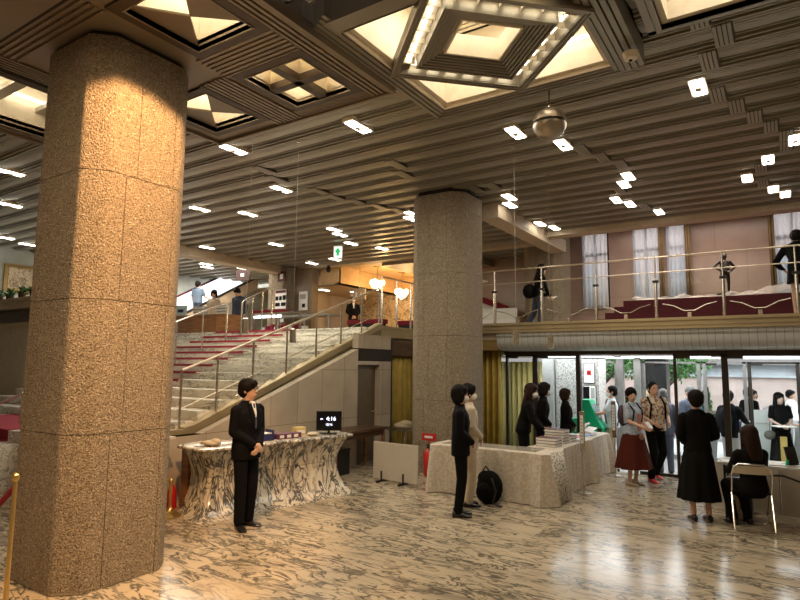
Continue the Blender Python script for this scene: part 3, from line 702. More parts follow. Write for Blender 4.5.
MB().box(-12.2, -9.45, 4.1, 5.37, .9, .912).build('red_carpet', M_red, stair, smooth=False)['label'] = 'red carpet on the lower landing'
lf.build('lower_flight', M_stepm, stair, smooth=False)
m = MB()
for k in range(5): m.box(-12.2, -9.45, 4.1-(k+1)*.36, 4.1-k*.36+.03, .9-(k+1)*.15, .912-(k+1)*.15); m.box(-12.2, -9.45, 4.086-k*.36, 4.099-k*.36, .9-(k+1)*.15, .912-k*.15)
m.build('red_carpet', M_red, stair, smooth=False)['label'] = 'red carpet on the lower steps'
t = thing('white_handrail', 'white sloping handrail at the left edge above the lower red steps', 'handrail', (-11.0, 4.6, .9))
MB().tube([(-12.6, 4.6, 1.02), (-11.6, 4.6, 1.06), (-10.38, 4.6, 1.34), (-10.2, 4.6, 1.40)], .022).build('rail', M_white, t)
for x, z in ((-12.5, 1.02), (-11.2, 1.14), (-10.25, 1.37)): MB().tube([(x, 4.6, .915), (x, 4.6, z)], .014).build('post', M_steel, t)
# stringer with ridges
sg = stair
def sband(x0, x1, a, b, m, name):
    q = [(5.45, Z0+a-.03), (5.62, Z0+a), (10.35, 2.70+a), (10.35, 2.70+b), (5.62, Z0+b), (5.45, Z0+b-.03)]
    MB().loft([[(x, y, z) for y, z in q] for x in (x0, x1)]).build(name, m, sg, smooth=False)
sband(-7.45, -7.26, -.02, .10, M_goldf, 'stringer_top_band')
for k in range(3): sband(-7.42, -7.275, -.075-.055*k, -.045-.055*k, M_goldf, 'stringer_ridge')
sband(-7.42, -7.32, -.20, -.02, M_dark, 'stringer_groove')
sband(-7.42, -7.27, -.30, -.20, simple('light_brass', (.66, .56, .36), .25, .7), 'stringer_bottom_band')
MB().box(-7.42, -7.27, 4.1, 5.46, .60, .68).box(-7.44, -7.25, 4.1, 5.46, .72, .78).box(-7.44, -7.25, 4.1, 5.46, .84, .95).build('landing_band', M_goldf, sg, smooth=False)
# balustrade: posts, glass, rail
def bal(label, pts, hgt, px, foot=.0, rail_m=M_rail, post_r=.018, extra=True, second=None):
    """pts: polyline (base points), posts at params px (list of positions on polyline)"""
    t = thing('glass_balustrade', label, 'balustrade', pts[0])
    P_ = [Vector(p) for p in pts]
    up = Vector((0, 0, hgt))
    MB().tube([p+up for p in P_], .019, 10).build('top_rail', rail_m, t)
    if second: MB().tube([p+Vector((0, 0, second)) for p in P_], .009, 8).build('middle_rail', rail_m, t)
    for a, b in zip(P_[:-1], P_[1:]):
        d = (b-a).normalized(); q = [a+d*.04+Vector((0, 0, .08)), b-d*.04+Vector((0, 0, .08)), b-d*.04+Vector((0, 0, hgt-.06)), a+d*.04+Vector((0, 0, hgt-.06))]
        nn = d.cross(Vector((0, 0, 1))).normalized()*.006
        MB().ext([tuple(v-nn) for v in q], tuple(nn*2)).build('glass_panel', M_railglass, t, smooth=False)
    for p in P_:
        g = MB().tube([p, p+up*1.0], post_r, 8); pp = g.build('post', M_steel, t)
        if extra: MB().box(p.x-.045, p.x+.045, p.y-.035, p.y+.035, p.z+.16, p.z+.185).box(p.x-.045, p.x+.045, p.y-.035, p.y+.035, p.z+hgt*.72, p.z+hgt*.72+.025).build('glass_clamp', M_black, pp, world=False) if False else None
    return t
def sp(y): return (-7.35, y, .95+(y-5.45)*1.8/4.95) if y > 5.45 else (-7.35, y, .95)
bal('glass balustrade with gold handrail rising along the marble staircase', [sp(y) for y in (5.42, 6.06, 6.78, 7.55, 8.32, 9.05, 9.72, 10.35)], .84, None, second=.28)
# inner handrails
def handrail(label, x, ya, yb):
    f = lambda y: Z0+(y-Y0)/(Y1-Y0)*(Z1-Z0)+.12
    t = thing('stair_handrail', label, 'handrail', (x, ya, f(ya)))
    MB().tube([(x, ya, f(ya)-.1), (x, ya, f(ya)+.72), (x, ya+.05, f(ya)+.80), (x, ya+.15, f(ya)+.86), (x, yb-.1, f(yb)+.86), (x, yb, f(yb)+.80), (x, yb, f(yb)-.1)], .02).build('rail', M_steel, t)
    for k in (1, 2): y = ya+(yb-ya)*k/3; MB().tube([(x, y, f(y)-.1), (x, y, f(y)+.84)], .015).build('post', M_steel, t)
handrail('curved steel handrail inside the staircase, left one in front of the brown desk', -11.15, 7.35, 9.4)
handrail('curved steel handrail near the top of the staircase, in front of the lit showcase', -11.2, 9.9, 10.9)

# ---- balcony balustrade
bt = thing('balcony_railing', 'long glass balcony railing with two gold rails over the entrance', 'railing', (-2, 10.98, 2.75))
for z, r in ((3.83, .014), (3.56, .010)): MB().tube([(-5.62, 10.98, z), (4.2, 10.98, z)], r).build('rail', M_rail, bt)
MB().tube([(-7.33, 10.4, 3.83), (-7.33, 12.25, 3.83), (-5.66, 12.25, 3.83), (-5.66, 11.0, 3.83)], .018).build('rail', M_rail, bt)
pxs = [-4.91, -3.92, -2.88, -1.85, -.81, .2, 1.25, 2.3, 3.35]
for x in pxs:
    p = MB().lathe((x, 10.98, 2.74), [(.028, 0), (.028, .62), (.02, .66), (.014, .70), (.014, 1.10)], 12).build('post', M_steel, bt)
    MB().box(x-.05, x+.05, 10.95, 11.01, 3.38, 3.42).build('clamp', M_black, bt, smooth=False)
for (x, y) in ((-7.33, 10.42), (-7.33, 11.0), (-7.33, 11.6), (-7.33, 12.2), (-6.5, 12.25)):
    MB().lathe((x, y, 2.74), [(.022, 0), (.022, .7), (.014, .74), (.014, 1.10)], 10).build('post', M_steel, bt)
for a, b in zip([-5.6]+pxs[:-1], pxs):
    MB().box(a+.04, b-.04, 10.972, 10.984, 2.84, 3.52).build('glass_panel', M_railglass, bt, smooth=False)
    c = (a+b)/2; MB().box(c-.03, c+.03, 10.96, 11.0, 2.74, 2.84).build('glass_foot', M_steel, bt, smooth=False)
    MB().tube([(c-.42, 10.97, 3.0), (c-.25, 10.97, 2.96), (c-.08, 10.97, 2.87), (c+.08, 10.97, 2.87), (c+.25, 10.97, 2.96), (c+.42, 10.97, 3.0)], .009, 6).build('curved_bar', M_steel, bt)

# red stepped platform on the balcony
pl = thing('red_platform', 'stepped platform covered with dark red carpet behind the balcony railing', 'platform', (-1, 12.6, 2.7))
for k in range(4): MB().box(-3.15+k*.12, 4.2, 11.9+k*.28, 14.0, 2.70+k*.145, 2.845+k*.145).build('step', M_maroon, pl, smooth=False)
pv = MB(); nx, ny = 40, 10; vs = []; fs = []
for i in range(nx+1):
    for j in range(ny+1):
        x = -2.6+i*2.75/nx; y = 12.65+j*.9/ny; base = 3.30
        z = base+.05*math.sin(x*7+j*.9)*math.sin(j*1.3)+.03*math.sin(x*15+j)+max(0, (x+.7))*.30*math.exp(-((j-5)/3)**2)
        vs.append((x, y, max(z, 3.285)))
for i in range(nx):
    for j in range(ny): a = i*(ny+1)+j; fs.append((a, a+1, a+ny+2, a+ny+1))
pv.add(vs, fs)
o = pv.build('plastic_sheet', sheer('clear_plastic', (.85, .78, .72), .30), None); tag(o, 'crumpled clear plastic sheet lying over the red platform on the balcony', 'plastic sheet')

M_wire = simple('grey_wire', (.34, .31, .26), .6)
# hanging microphones / pendants
for x, y, zz, lb in ((-5.75, 5.15, 2.36, 'first'), (-5.78, 6.05, 2.28, 'second'), (-3.2, 7.88, 2.30, 'third'), (-3.22, 9.4, 2.28, 'fourth')):
    lab = {'first': 'steel cylinder on a long wire over the marble staircase, further left of the two', 'second': 'steel cylinder on a long wire over the marble staircase, further right of the two',
           'third': 'steel cylinder on a long wire beside the brass fascia, right of the middle pillar', 'fourth': 'steel cylinder on a long wire in front of the balcony pillar'}[lb]
    t = thing('hanging_cylinder', lab, 'pendant', (x, y, zz), 0, None)
    MB().lathe((x, y, zz-.09), [(.042, 0), (.045, .01), (.045, .19), (.02, .20)], 16).build('cylinder', M_steel, t)
    MB().tube([(x, y, zz+.1), (x, y, zc(y)+.02)], .0028, 6).build('wire', M_wire, t)
    MB().lathe((x, y, zc(y)-.01), [(.03, 0), (.03, .03)], 12).build('ceiling_cup', M_steel, t)
t = thing('hanging_sphere', 'large metal sphere with dark equator ring hanging from the slatted ceiling', 'sphere', (-2.02, 6.0, 4.52))
def sph(z0, z1, r, c=(-2.02, 6.0, 4.52)):
    pr = []
    for k in range(13):
        z = z0+(z1-z0)*k/12; pr.append((max(.002, math.sqrt(max(0, r*r-z*z))), z))
    return MB().lathe(c, pr, 32)
M_ball = simple('ball_metal', (.42, .36, .29), .33, .75)
sph(.015, .18, .18).build('upper_shell', M_ball, t); sph(-.18, -.015, .18).build('lower_shell', M_ball, t); sph(-.018, .018, .172).build('ring', M_black, t)
MB().tube([(-2.02, 6.0, 4.70), (-2.02, 6.0, 4.93)], .008).build('wire', M_black, t); MB().lathe((-2.02, 6.0, 4.69), [(.03, 0), (.03, .025), (.012, .05)], 12).build('hook', M_steel, t)

# ---- recessed ceiling lamps
LIGHTS = [(-4.7, 6.06, 'nearest the grid coffer, above the middle of the hall'),
          (-7.64, 7.57, 'right of the first hanging wire, above the staircase'),
          (-6.82, 5.74, 'just beyond the dropped plate corner, right of the big pillar'),
          (-10.1, 7.68, 'close to the right side of the big pillar, above the staircase'),
          (-9.54, 8.49, 'crossed by the first hanging wire'),
          (-11.35, 11.13, 'between the two hanging wires, farther back'),
          (-8.88, 10.59, 'upper of the close pair left of the exit sign'),
          (-9.1, 11.08, 'lower of the close pair left of the exit sign'),
          (-9.52, 12.06, 'right beside the exit sign'),
          (-9.19, 13.02, 'left of the middle pillar, in front of the rear beam'),
          (-6.51, 10.32, 'upper of two beside the middle pillar left edge'),
          (-6.75, 10.66, 'lower of two beside the middle pillar left edge'),
          (-2.97, 7.38, 'left of the hanging sphere'),
          (-2.55, 8.16, 'right of the hanging sphere'),
          (-0.68, 7.25, 'largest one on the right half of the ceiling'),
          (-2.07, 10.13, 'topmost of the cluster above the balcony windows'),
          (-2.23, 10.54, 'second from top in the cluster above the balcony windows'),
          (-2.58, 11.48, 'lower left in the cluster above the balcony windows'),
          (-2.42, 11.91, 'lower right in the cluster above the balcony windows'),
          (-2.04, 12.83, 'single one closest to the beam above the balcony'),
          (-0.07, 10.42, 'upper one in the group at the right edge'),
          (-0.39, 11.28, 'left one in the group at the right edge'),
          (-0.03, 12.22, 'left of the lowest pair at the right edge'),
          (0.15, 12.69, 'right of the lowest pair at the right edge'),
          (0.27, 9.69, 'cut by the right edge of the picture'),
          (-4.26, 10.23, 'upper of the pair beside the beam behind the middle pillar'),
          (-4.46, 10.75, 'lower of the pair beside the beam behind the middle pillar'),
          (-4.49, 12.55, 'left of the pair above the balcony pillar'),
          (-4.34, 13.08, 'right of the pair above the balcony pillar'),
          (-10.94, 4.43, 'at the left edge, middle one of three'),
          (-8.83, 3.81, 'at the left edge, just under the lit coffer'),
          (-13.24, 5.41, 'at the left edge, lowest of the near three'),
          (-17.3, 7.6, 'above the plants, right one'),
          (-16.9, 6.85, 'above the plants, left one'),
          (-13.32, 10.43, 'above the escalator, next to the left beam'),
          (-16.07, 12.62, 'above the escalator, behind the left beam'),
          (-12.48, 13.83, 'in front of the postered pillar'),
          (-11.39, 13.66, 'right of the postered pillar, below the exit sign'),
          (-15.6, 12.2, 'above the dark red hanging sign'),
          (-15.2, 13.4, 'behind the dark red hanging sign')]
lamp0 = None
for i, (x, y, where) in enumerate(LIGHTS):
    z = zc(y)-.012
    if lamp0 is None:
        lamp0 = thing('ceiling_lamp', 'small bright ceiling lamp '+where, 'ceiling light', (0, 0, 0), 0, 'small rectangular lamps in the slatted ceiling')
        MB().box(-.09, .09, -.24, .24, .0, .06).build('housing', M_cream, lamp0, smooth=False)
        MB().box(-.07, .07, -.205, .205, -.012, .0).build('diffuser', M_lamp, lamp0, smooth=False)
        MB().box(-.03, .03, -.05, .05, -.03, -.012).build('lamp_cap', M_cream, lamp0, smooth=False)
        lamp0.location = (x, y, z)
    else: dup(lamp0, (x, y, z), label='small bright ceiling lamp '+where)
for x, y, z, lb in ((-16.6, 16.9, 4.89, 'left of the postered pillar'), (-13.3, 15.4, 4.49, 'just right of the postered pillar'), (-12.7, 16.4, 4.49, 'above the officer in the white cap')):
    dup(lamp0, (x, y, z-.012), label='small bright lamp in the smooth lowered rear ceiling, '+lb, group='small lamps in the smooth rear ceiling')
# perpendicular slat patches near the lamps
PX = [(700, 8), (723, 40), (711, 56), (720, 95), (740, 102), (759, 110), (777, 120), (794, 128), (782, 146), (757, 168), (762, 182), (584, 148), (603, 155), (622, 161), (387, 162), (400, 170), (352, 199), (370, 204), (388, 208), (260, 170), (270, 178), (320, 190), (330, 195), (478, 188), (490, 186), (620, 190), (647, 206)]
pp = MB(); pd = MB()
def hit(px, py, z): 
    r = R @ np.array([px-400., -(py-300.), -585.]); t_ = (z-H)/r[2]; return r[0]*t_, r[1]*t_
for px, py in PX:
    z = 5.
    for _ in range(6): x, y = hit(px, py, z); z = zc(y)
    x = round(x/.17)*.17; y = (math.floor((y-5.5)/.465)+.5)*.465+5.5
    for k in range(4): pp.box(x-.085+k*.042, x-.085+k*.042+.03, y-.21, y+.21, zc(y)-.016, zc(y)+.03)
    pd.box(x-.09, x+.09, y-.215, y+.215, zc(y)-.004, zc(y)+.03)
struct('trim_slat_patches', pp, M_slat); struct('trim_slat_patch_backing', pd, M_slatd)
t = thing('smoke_detector', 'small cream smoke detector at the corner of the skylight frame', 'detector', (-1.08, 5.57, 4.83)); MB().lathe((-1.08, 5.57, 4.79), [(.03, -.01), (.06, .0), (.07, .04), (.075, .06)], 18).build('housing', M_cream, t); MB().lathe((-1.08, 5.57, 4.77), [(.015, 0), (.02, .02)], 10).build('sensor', M_dark, t)
# exit sign
t = thing('exit_sign', 'green emergency exit sign hanging from the ceiling over the staircase', 'sign', (-10.2, 12.4, 4.75))
x, y, z = -9.95, 12.05, 4.93
MB().cbox((x, y, z-.02), (.24, .05, .36), rz=.55).build('housing', M_white, t, smooth=False)
MB().cbox((x+.02, y-.03, z-.02), (.20, .02, .30), rz=.55).build('white_panel', M_signw, t, smooth=False)
MB().cbox((x+.03, y-.045, z-.02), (.07, .01, .20), rz=.55).cbox((x+.03, y-.045, z), (.13, .01, .07), rz=.55).build('green_symbol', M_signg, t, smooth=False)
MB().tube([(x, y, z+.1), (x, y, 5.18)], .012).build('stem', M_white, t)

# pieces that belong to a part hang under that part
def nest(child, parent_name):
    for o in list(COL.objects):
        if o.name.split('.')[0] == child and o.parent is not None:
            c = [p for p in o.parent.children if p.name.split('.')[0] == parent_name]
            if c: o.parent = min(c, key=lambda p: sum((Vector(p.bound_box[0])-Vector(o.bound_box[0]))[i]**2 for i in (0, 1)))
# ================================================================== furniture of the hall
# marble counter: hourglass section, slightly rotated against the stair wall
ca = Vector((-6.0, 4.86)); cb = Vector((-5.62, 7.10)); cd = (cb-ca).normalized(); cn = Vector((-cd.y, cd.x))
ct = thing('marble_counter', 'long waisted white marble counter with black veins beside the man in the suit', 'counter', (ca.x, ca.y, 0))
def cring(off, z, r=.12, side=1.):
    a, b = ca-cd*off*side, cb+cd*off*side; wd = .62
    P4 = [a-cn*off, b-cn*off, b+cn*(wd), a+cn*(wd)]; out = []
    for i in range(4):
        p, q, s = P4[i-1], P4[i], P4[(i+1) % 4]; p1 = q+(p-q).normalized()*r; p2 = q+(s-q).normalized()*r
        for u in (0, .25, .5, .75, 1): w_ = p1*(1-u)**2+q*2*u*(1-u)+p2*u*u; out.append((w_.x, w_.y, z))
    return out
lowp = [(.16, 0), (.09, .03), (.03, .10), (-.03, .22), (-.065, .36), (-.075, .47)]
hip = [(-.075, .476), (-.06, .56), (-.02, .68), (.03, .78), (.05, .815)]
MB().loft([cring(o, z, side=1.0) for o, z in lowp]).build('lower_body', M_counter, ct, ang=50)
MB().loft([cring(o, z, side=1.0) for o, z in hip]).build('upper_body', M_counter, ct, ang=50)
MB().loft([cring(-.09, .47), cring(-.09, .48)]).build('joint', M_dark, ct)
MB().loft([cring(.08, .815, .2, 1.4), cring(.10, .825, .2, 1.4), cring(.10, .845, .2, 1.4), cring(.085, .855, .2, 1.4)]).build('top', M_counter, ct, ang=50)
def cpos(s, t_, z=.855): p = ca+cd*s+cn*t_; return (p.x, p.y, z)
CR = math.atan2(cd.y, cd.x)-PI/2
# things on the counter
p = cpos(.12, .15)
MB().ell((p[0], p[1], p[2]+.035), (.13, .10, .035)).ell((p[0]+.06, p[1]+.02, p[2]+.05), (.08, .06, .045)).tube([(p[0]-.12, p[1]-.05, p[2]+.03), (p[0]-.02, p[1]-.1, p[2]+.05), (p[0]+.1, p[1]-.05, p[2]+.03)], .02).build('folded_cloth', M_tan, None)
tag(bpy.data.objects['folded_cloth'], 'crumpled tan cloth on the left end of the marble counter', 'cloth')
p = cpos(.88, .18); t = thing('leaflet_box', 'dark blue open box of leaflets on the marble counter', 'box', p, CR)
m = MB().box(-.10, .10, -.14, .14, 0, .01).box(-.10, -.09, -.14, .14, 0, .09).box(.09, .10, -.14, .14, 0, .09).box(-.10, .10, .13, .14, 0, .14).box(-.10, .10, -.14, -.13, 0, .09); m.build('box_body', M_navyb, t, world=False, smooth=False)
MB().box(-.08, .08, -.12, .12, .012, .10).build('leaflets', M_paper, t, world=False, smooth=False)
p = cpos(1.30, .18); t = thing('program_row', 'row of purple and white programmes in a low stand on the marble counter', 'box', p, CR)
MB().box(-.08, .08, -.2, .2, 0, .07).build('stand', simple('purple_box', (.12, .03, .07), .5), t, world=False, smooth=False)
for k in range(3): MB().box(.081, .084, -.17+k*.12, -.10+k*.12, .015, .055).build('label', M_paper, t, world=False, smooth=False)
p = cpos(1.62, .32); t = thing('yellow_box', 'small yellow box behind the programmes on the marble counter', 'box', p, CR)
MB().box(-.05, .05, -.09, .09, 0, .12).build('body', simple('yellow_card', (.62, .50, .18), .6), t, world=False, smooth=False); MB().box(.051, .053, -.07, .07, .03, .08).build('label', M_paper, t, world=False, smooth=False)
p = cpos(1.72, .12); o = MB().ell((p[0], p[1], p[2]+.03), (.07, .09, .03)).cbox((p[0], p[1]+.05, p[2]+.02), (.1, .12, .03), .5).build('cloth_bundle', M_tan, None); tag(o, 'small beige bundle on the marble counter, left of the monitor', 'cloth')
# monitor
p = cpos(2.06, .16); mz = math.radians(33.3-84-90); t = thing('clock_monitor', 'small black monitor showing white digits on the marble counter', 'monitor', p, mz)
MB().box(-.12, .12, -.07, .07, 0, .015).build('base', M_black, t, world=False, smooth=False, bev=.004); MB().box(-.02, .02, -.01, .01, .01, .08).build('stand', M_black, t, world=False)
MB().box(-.19, .19, -.02, .02, .05, .34).build('casing', M_black, t, world=False, smooth=False, bev=.004); MB().box(-.175, .175, .0195, .0215, .065, .325).build('screen', M_screen, t, world=False, smooth=False)
def ltext(body, size, m_, par, loc, rx=PI/2, rz=PI, name='digits'):
    q = text(body, size, m_, None, (0, 0, 0), (0, 0, 0), name); q.parent = par; q.location = loc; q.rotation_euler = (rx, 0, rz); return q
ltext('4:16', .085, M_digits, t, (-.03, .023, .225)); ltext('12/16', .045, M_digits, t, (0, .023, .14)); ltext('PM', .03, M_digits, t, (.11, .023, .22))
p = cpos(2.30, .24); t = thing('hand_sanitiser', 'white pump bottle beside the monitor on the marble counter', 'bottle', p)
MB().lathe(p, [(.03, 0), (.032, .01), (.032, .11), (.012, .13), (.012, .15)], 14).build('bottle', M_white, t); MB().lathe((p[0], p[1], p[2]+.15), [(.006, 0), (.006, .03), (.02, .032), (.02, .04)], 10).build('pump', M_black, t)
# wooden bench-table beyond the counter
t = thing('side_table', 'low dark wooden table against the wall beyond the marble counter', 'table', (-6.6, 8.3, 0))
MB().box(-6.9, -6.35, 7.75, 9.3, .70, .745).build('table_top', M_woodd, t, smooth=False)
for a, b in ((-6.42, 7.82), (-6.42, 9.22), (-6.84, 7.82), (-6.84, 9.22)): MB().box(a-.025, a+.025, b-.025, b+.025, 0, .70).build('leg', M_wood, t, smooth=False)
MB().box(-6.44, -6.40, 7.85, 9.2, .60, .69).build('apron', M_woodd, t, smooth=False)
t = thing('black_bin', 'black box standing under the side table by the wall', 'box', (-6.65, 8.1, 0)); MB().box(-6.82, -6.48, 7.9, 8.3, 0, .42).build('body', M_black, t, smooth=False, bev=.01); MB().box(-6.83, -6.47, 7.89, 8.31, .42, .44).build('lid', M_black, t, smooth=False)
# left of the counter, seen by the near pillar
t = thing('cream_post_panel', 'tall cream panel standing left of the marble counter, beside the near pillar', 'panel', (-6.75, 4.75, 0)); MB().box(-6.8, -6.68, 4.68, 4.78, 0, .92).build('panel', M_board, t, smooth=False); MB().box(-6.86, -6.62, 4.62, 4.84, .92, .95).build('cap', M_board, t, smooth=False)
t = thing('brown_easel', 'brown wooden lectern side behind the left end of the counter', 'lectern', (-6.75, 5.2, 0)); MB().ext([(-6.72, 5.02, 0), (-6.55, 5.02, 0), (-6.60, 5.02, .80), (-6.72, 5.02, .80)], (0, .3, 0)).build('body', M_wood, t, smooth=False); MB().cbox((-6.66, 5.15, .81), (.2, .36, .03), rx=.1).build('top', M_wood, t, smooth=False)
o = MB().lathe((-6.85, 5.0, 0), [(.06, 0), (.06, .22), (.03, .27), (.02, .3)], 14).build('red_canister', M_redp, None); tag(o, 'small red canister on the floor between the cream panel and the brown lectern', 'canister')
def stanchion(x, y, label, hgt=.95):
    t = thing('rope_stanchion', label, 'stanchion', (x, y, 0))
    MB().lathe((x, y, 0), [(.16, 0), (.16, .012), (.12, .03), (.06, .06), (.03, .09), (.019, .13)], 28).build('base', M_brass, t)
    MB().lathe((x, y, .1), [(.017, 0), (.017, hgt-.16)], 14).build('post', M_brass, t); MB().ell((x, y, hgt-.03), (.03, .03, .035)).build('knob', M_brass, t); return t
stanchion(-4.83, 2.17, 'brass rope post at the bottom left corner in front of the big pillar', 1.06)
stanchion(-6.5, 4.72, 'brass stand whose foot shows between the big pillar and the marble counter', .45)
pts = [(-4.83, 2.17, .96)]
for k in range(1, 11): u = k/10; pts.append((-4.83-1.5*u, 2.17-.2*u, .96-.35*(1-(2*u-1)**2)-0*u))
o = MB().tube(pts, .022, 10).build('velvet_rope', M_red, None); tag(o, 'dark red velvet rope hanging from the brass post at the left edge', 'rope')

# white display board
t = thing('display_board', 'blank cream board on small black feet in front of the middle pillar', 'board', (-5.38, 8.05, 0))
b0, b1 = Vector((-5.83, 8.10)), Vector((-4.93, 8.02)); d_ = (b1-b0).normalized(); n_ = Vector((d_.y, -d_.x))
MB().ext([(*b0, .04), (*b1, .04), (*b1, .63), (*b0, .63)], (n_.x*-.03, n_.y*-.03, 0)).build('panel', M_board, t, smooth=False)
for u in (.22, .72):
    q = b0+(b1-b0)*u; MB().cbox((q.x+n_.x*.02, q.y+n_.y*.02, .02), (.03, .26, .03), rz=math.atan2(d_.y, d_.x)).cbox((q.x+n_.x*.03, q.y+n_.y*.03, .09), (.02, .02, .17), rz=math.atan2(d_.y, d_.x)).build('foot', M_black, t, smooth=False)
t = thing('extinguisher_stand', 'small red-labelled stand with fire extinguisher at the foot of the middle pillar', 'fire extinguisher', (-4.72, 8.75, 0))
MB().lathe((-5.22, 8.86, .02), [(.07, 0), (.08, .02), (.08, .36), (.05, .43), (.02, .46)], 18).build('cylinder', M_redp, t); MB().lathe((-5.22, 8.86, .48), [(.02, 0), (.02, .04), (.035, .05), (.035, .07)], 10).build('valve', M_black, t)
MB().tube([(-5.22, 8.84, .52), (-5.14, 8.80, .45), (-5.12, 8.80, .2)], .012).build('hose', M_black, t)
MB().box(-5.40, -5.12, 8.94, 8.96, .60, .72).build('sign_plate', M_redp, t, smooth=False); MB().box(-5.34, -5.18, 8.932, 8.94, .64, .68).build('sign_writing', M_paper, t, smooth=False); MB().box(-5.27, -5.25, 8.94, 8.96, 0, .62).build('sign_post', M_redp, t, smooth=False)
t = thing('wheeled_trolley', 'chrome trolley with tan bundle under the gold curtain left of the middle pillar', 'trolley', (-6.4, 9.9, 0))
MB().box(-6.65, -6.2, 9.7, 10.3, .62, .66).build('shelf', M_steel, t, smooth=False)
for a, b in ((-6.62, 9.73), (-6.23, 9.73), (-6.23, 10.27), (-6.62, 10.27)): MB().tube([(a, b, 0.0), (a, b, .70)], .014).build('leg', M_steel, t)
o = MB().ell((-6.42, 10.0, .71), (.22, .28, .07)).ell((-6.35, 9.9, .75), (.14, .12, .07)).build('tan_bundle', M_tan, None); tag(o, 'tan cloth bundle lying on the chrome trolley', 'cloth')

# tables with cloths
def table(name, label, cloth_label, x0, x1, y0, y1, h=.70, flare=.05, lacey=None, cloth=M_cloth, group=None, hang=.69):
    t = thing('folding_table', label, 'table', ((x0+x1)/2, (y0+y1)/2, 0), 0, group)
    MB().box(x0, x1, y0, y1, h-.03, h-.004).build('table_top', M_wood, t, smooth=False)
    for a in (x0+.08, x1-.08):
        for b in (y0+.08, y1-.08): MB().tube([(a, b, 0), (a, b, h-.03)], .014).build('leg', M_steel, t)
    n = 160; per = []
    L_ = [(x0, y0), (x1, y0), (x1, y1), (x0, y1)]
    tot = 2*(x1-x0+y1-y0)
    for i in range(n):
        s = i/n*tot
        for k in range(4):
            a, b = Vector(L_[k]), Vector(L_[(k+1) % 4]); ln = (b-a).length
            if s <= ln: p = a+(b-a)*(s/ln); dd = (b-a).normalized(); nn = Vector((dd.y, -dd.x)); e = min(s, ln-s); break
            s -= ln
        per.append((p, nn, e, i))
    rings = []
    for fz, f in ((1., 0), (.985, .35), (.8, .5), (.4, .8), (0, 1.)):
        ring = []
        for p, nn, e, i in per:
            corner = math.exp(-(e/.13)**2)
            wv_ = (.018*math.sin(i*.9)+.012*math.sin(i*.37+2))*(1 if e > .1 else 1.6)
            o_ = .012+f*(flare+corner*.13+wv_)
            ring.append((p.x+nn.x*o_, p.y+nn.y*o_, h-(1-fz)*hang if fz < 1 else h+.003))
        rings.append(ring)
    mb = MB().loft([[(x0+(x1-x0)*.5+(q[0]-(x0+x1)/2)*.98, (y0+y1)/2+(q[1]-(y0+y1)/2)*.98, h+.004) for q in rings[0]]]+rings, cap=False)
    mb.add([(x0, y0, h+.004), (x1, y0, h+.004), (x1, y1, h+.004), (x0, y1, h+.004)], [(0, 1, 2, 3)])
    o = mb.build('tablecloth', cloth, None); tag(o, cloth_label, 'tablecloth'); return t
table('t', 'folding table under the front beige cloth, its long side facing the lobby', 'beige brocade cloth on the front registration table, above the black rucksack', -4.62, -2.86, 7.98, 8.48)
table('t', 'folding table under the second cloth running back towards the glass doors', 'beige brocade cloth with a lace panel on the table holding the stacked booklets', -3.28, -2.86, 8.56, 10.05)
table('t', 'folding table farthest back in the row, holding the green kiosk', 'pale cloth on the rearmost table of the row, under the telephone', -3.22, -2.86, 10.12, 11.25)
lc = MB(); nn_ = 30
lc.loft([[(-2.775+.02*math.sin(i*1.1)+(.09 if z < .1 else .05 if z < .5 else .0), 8.0+.5*i/nn_, z) for i in range(nn_+1)] for z in (.70, .35, .03)], cap=False, closed=False)
o = lc.build('lace_runner', M_lace, None); o.modifiers.new('s', 'SOLIDIFY').thickness = .004; tag(o, 'patterned lace runner hanging at the corner of the two registration tables', 'tablecloth')
# glass-like clear sheet on first table, books, papers
o = MB().box(-4.5, -3.0, 8.04, 8.42, .706, .712).build('table_mat', simple('glossy_mat', (.36, .33, .28), .1), None, smooth=False); tag(o, 'glossy transparent mat on the front registration table', 'mat')
def book(x, y, z, rz, m, name='booklet', s=(.23, .31, .042), label=None, group=None):
    t = thing(name, label, 'book', (x, y, z), rz, group)
    MB().box(-s[0]/2, s[0]/2, -s[1]/2, s[1]/2, .003, s[2]-.003).build('pages', M_paper, t, world=False, smooth=False)
    MB().box(-s[0]/2-.003, s[0]/2+.003, -s[1]/2-.003, s[1]/2+.003, s[2]-.004, s[2]).box(-s[0]/2-.003, s[0]/2+.003, -s[1]/2-.003, s[1]/2+.003, 0, .004).build('cover', m, t, world=False, smooth=False)
    return t
g0 = None; ORD = ['topmost', 'second from top', 'third from top', 'fourth from top', 'fifth from top']
for (x, y, n, lab, grp) in ((-3.06, 8.78, 3, 'maroon and white booklet in the nearer stack on the registration table', 'booklets in the nearer stack'), (-3.08, 9.20, 5, 'maroon and white booklet in the taller, farther stack on the registration table', 'booklets in the farther stack'), (-3.08, 9.6, 2, 'thin booklet in the low pile behind the two stacks', 'booklets in the low pile')):
    for k in range(n):
        rz = 1.5+random.uniform(-.06, .06)
        if g0 is None: g0 = book(x, y, .706, rz, M_bookr, label=ORD[n-1]+' '+lab, group=grp)
        else: dup(g0, (x+random.uniform(-.008, .008), y+random.uniform(-.008, .008), .706+k*.043), rz, ORD[n-1-k]+' '+lab, grp)
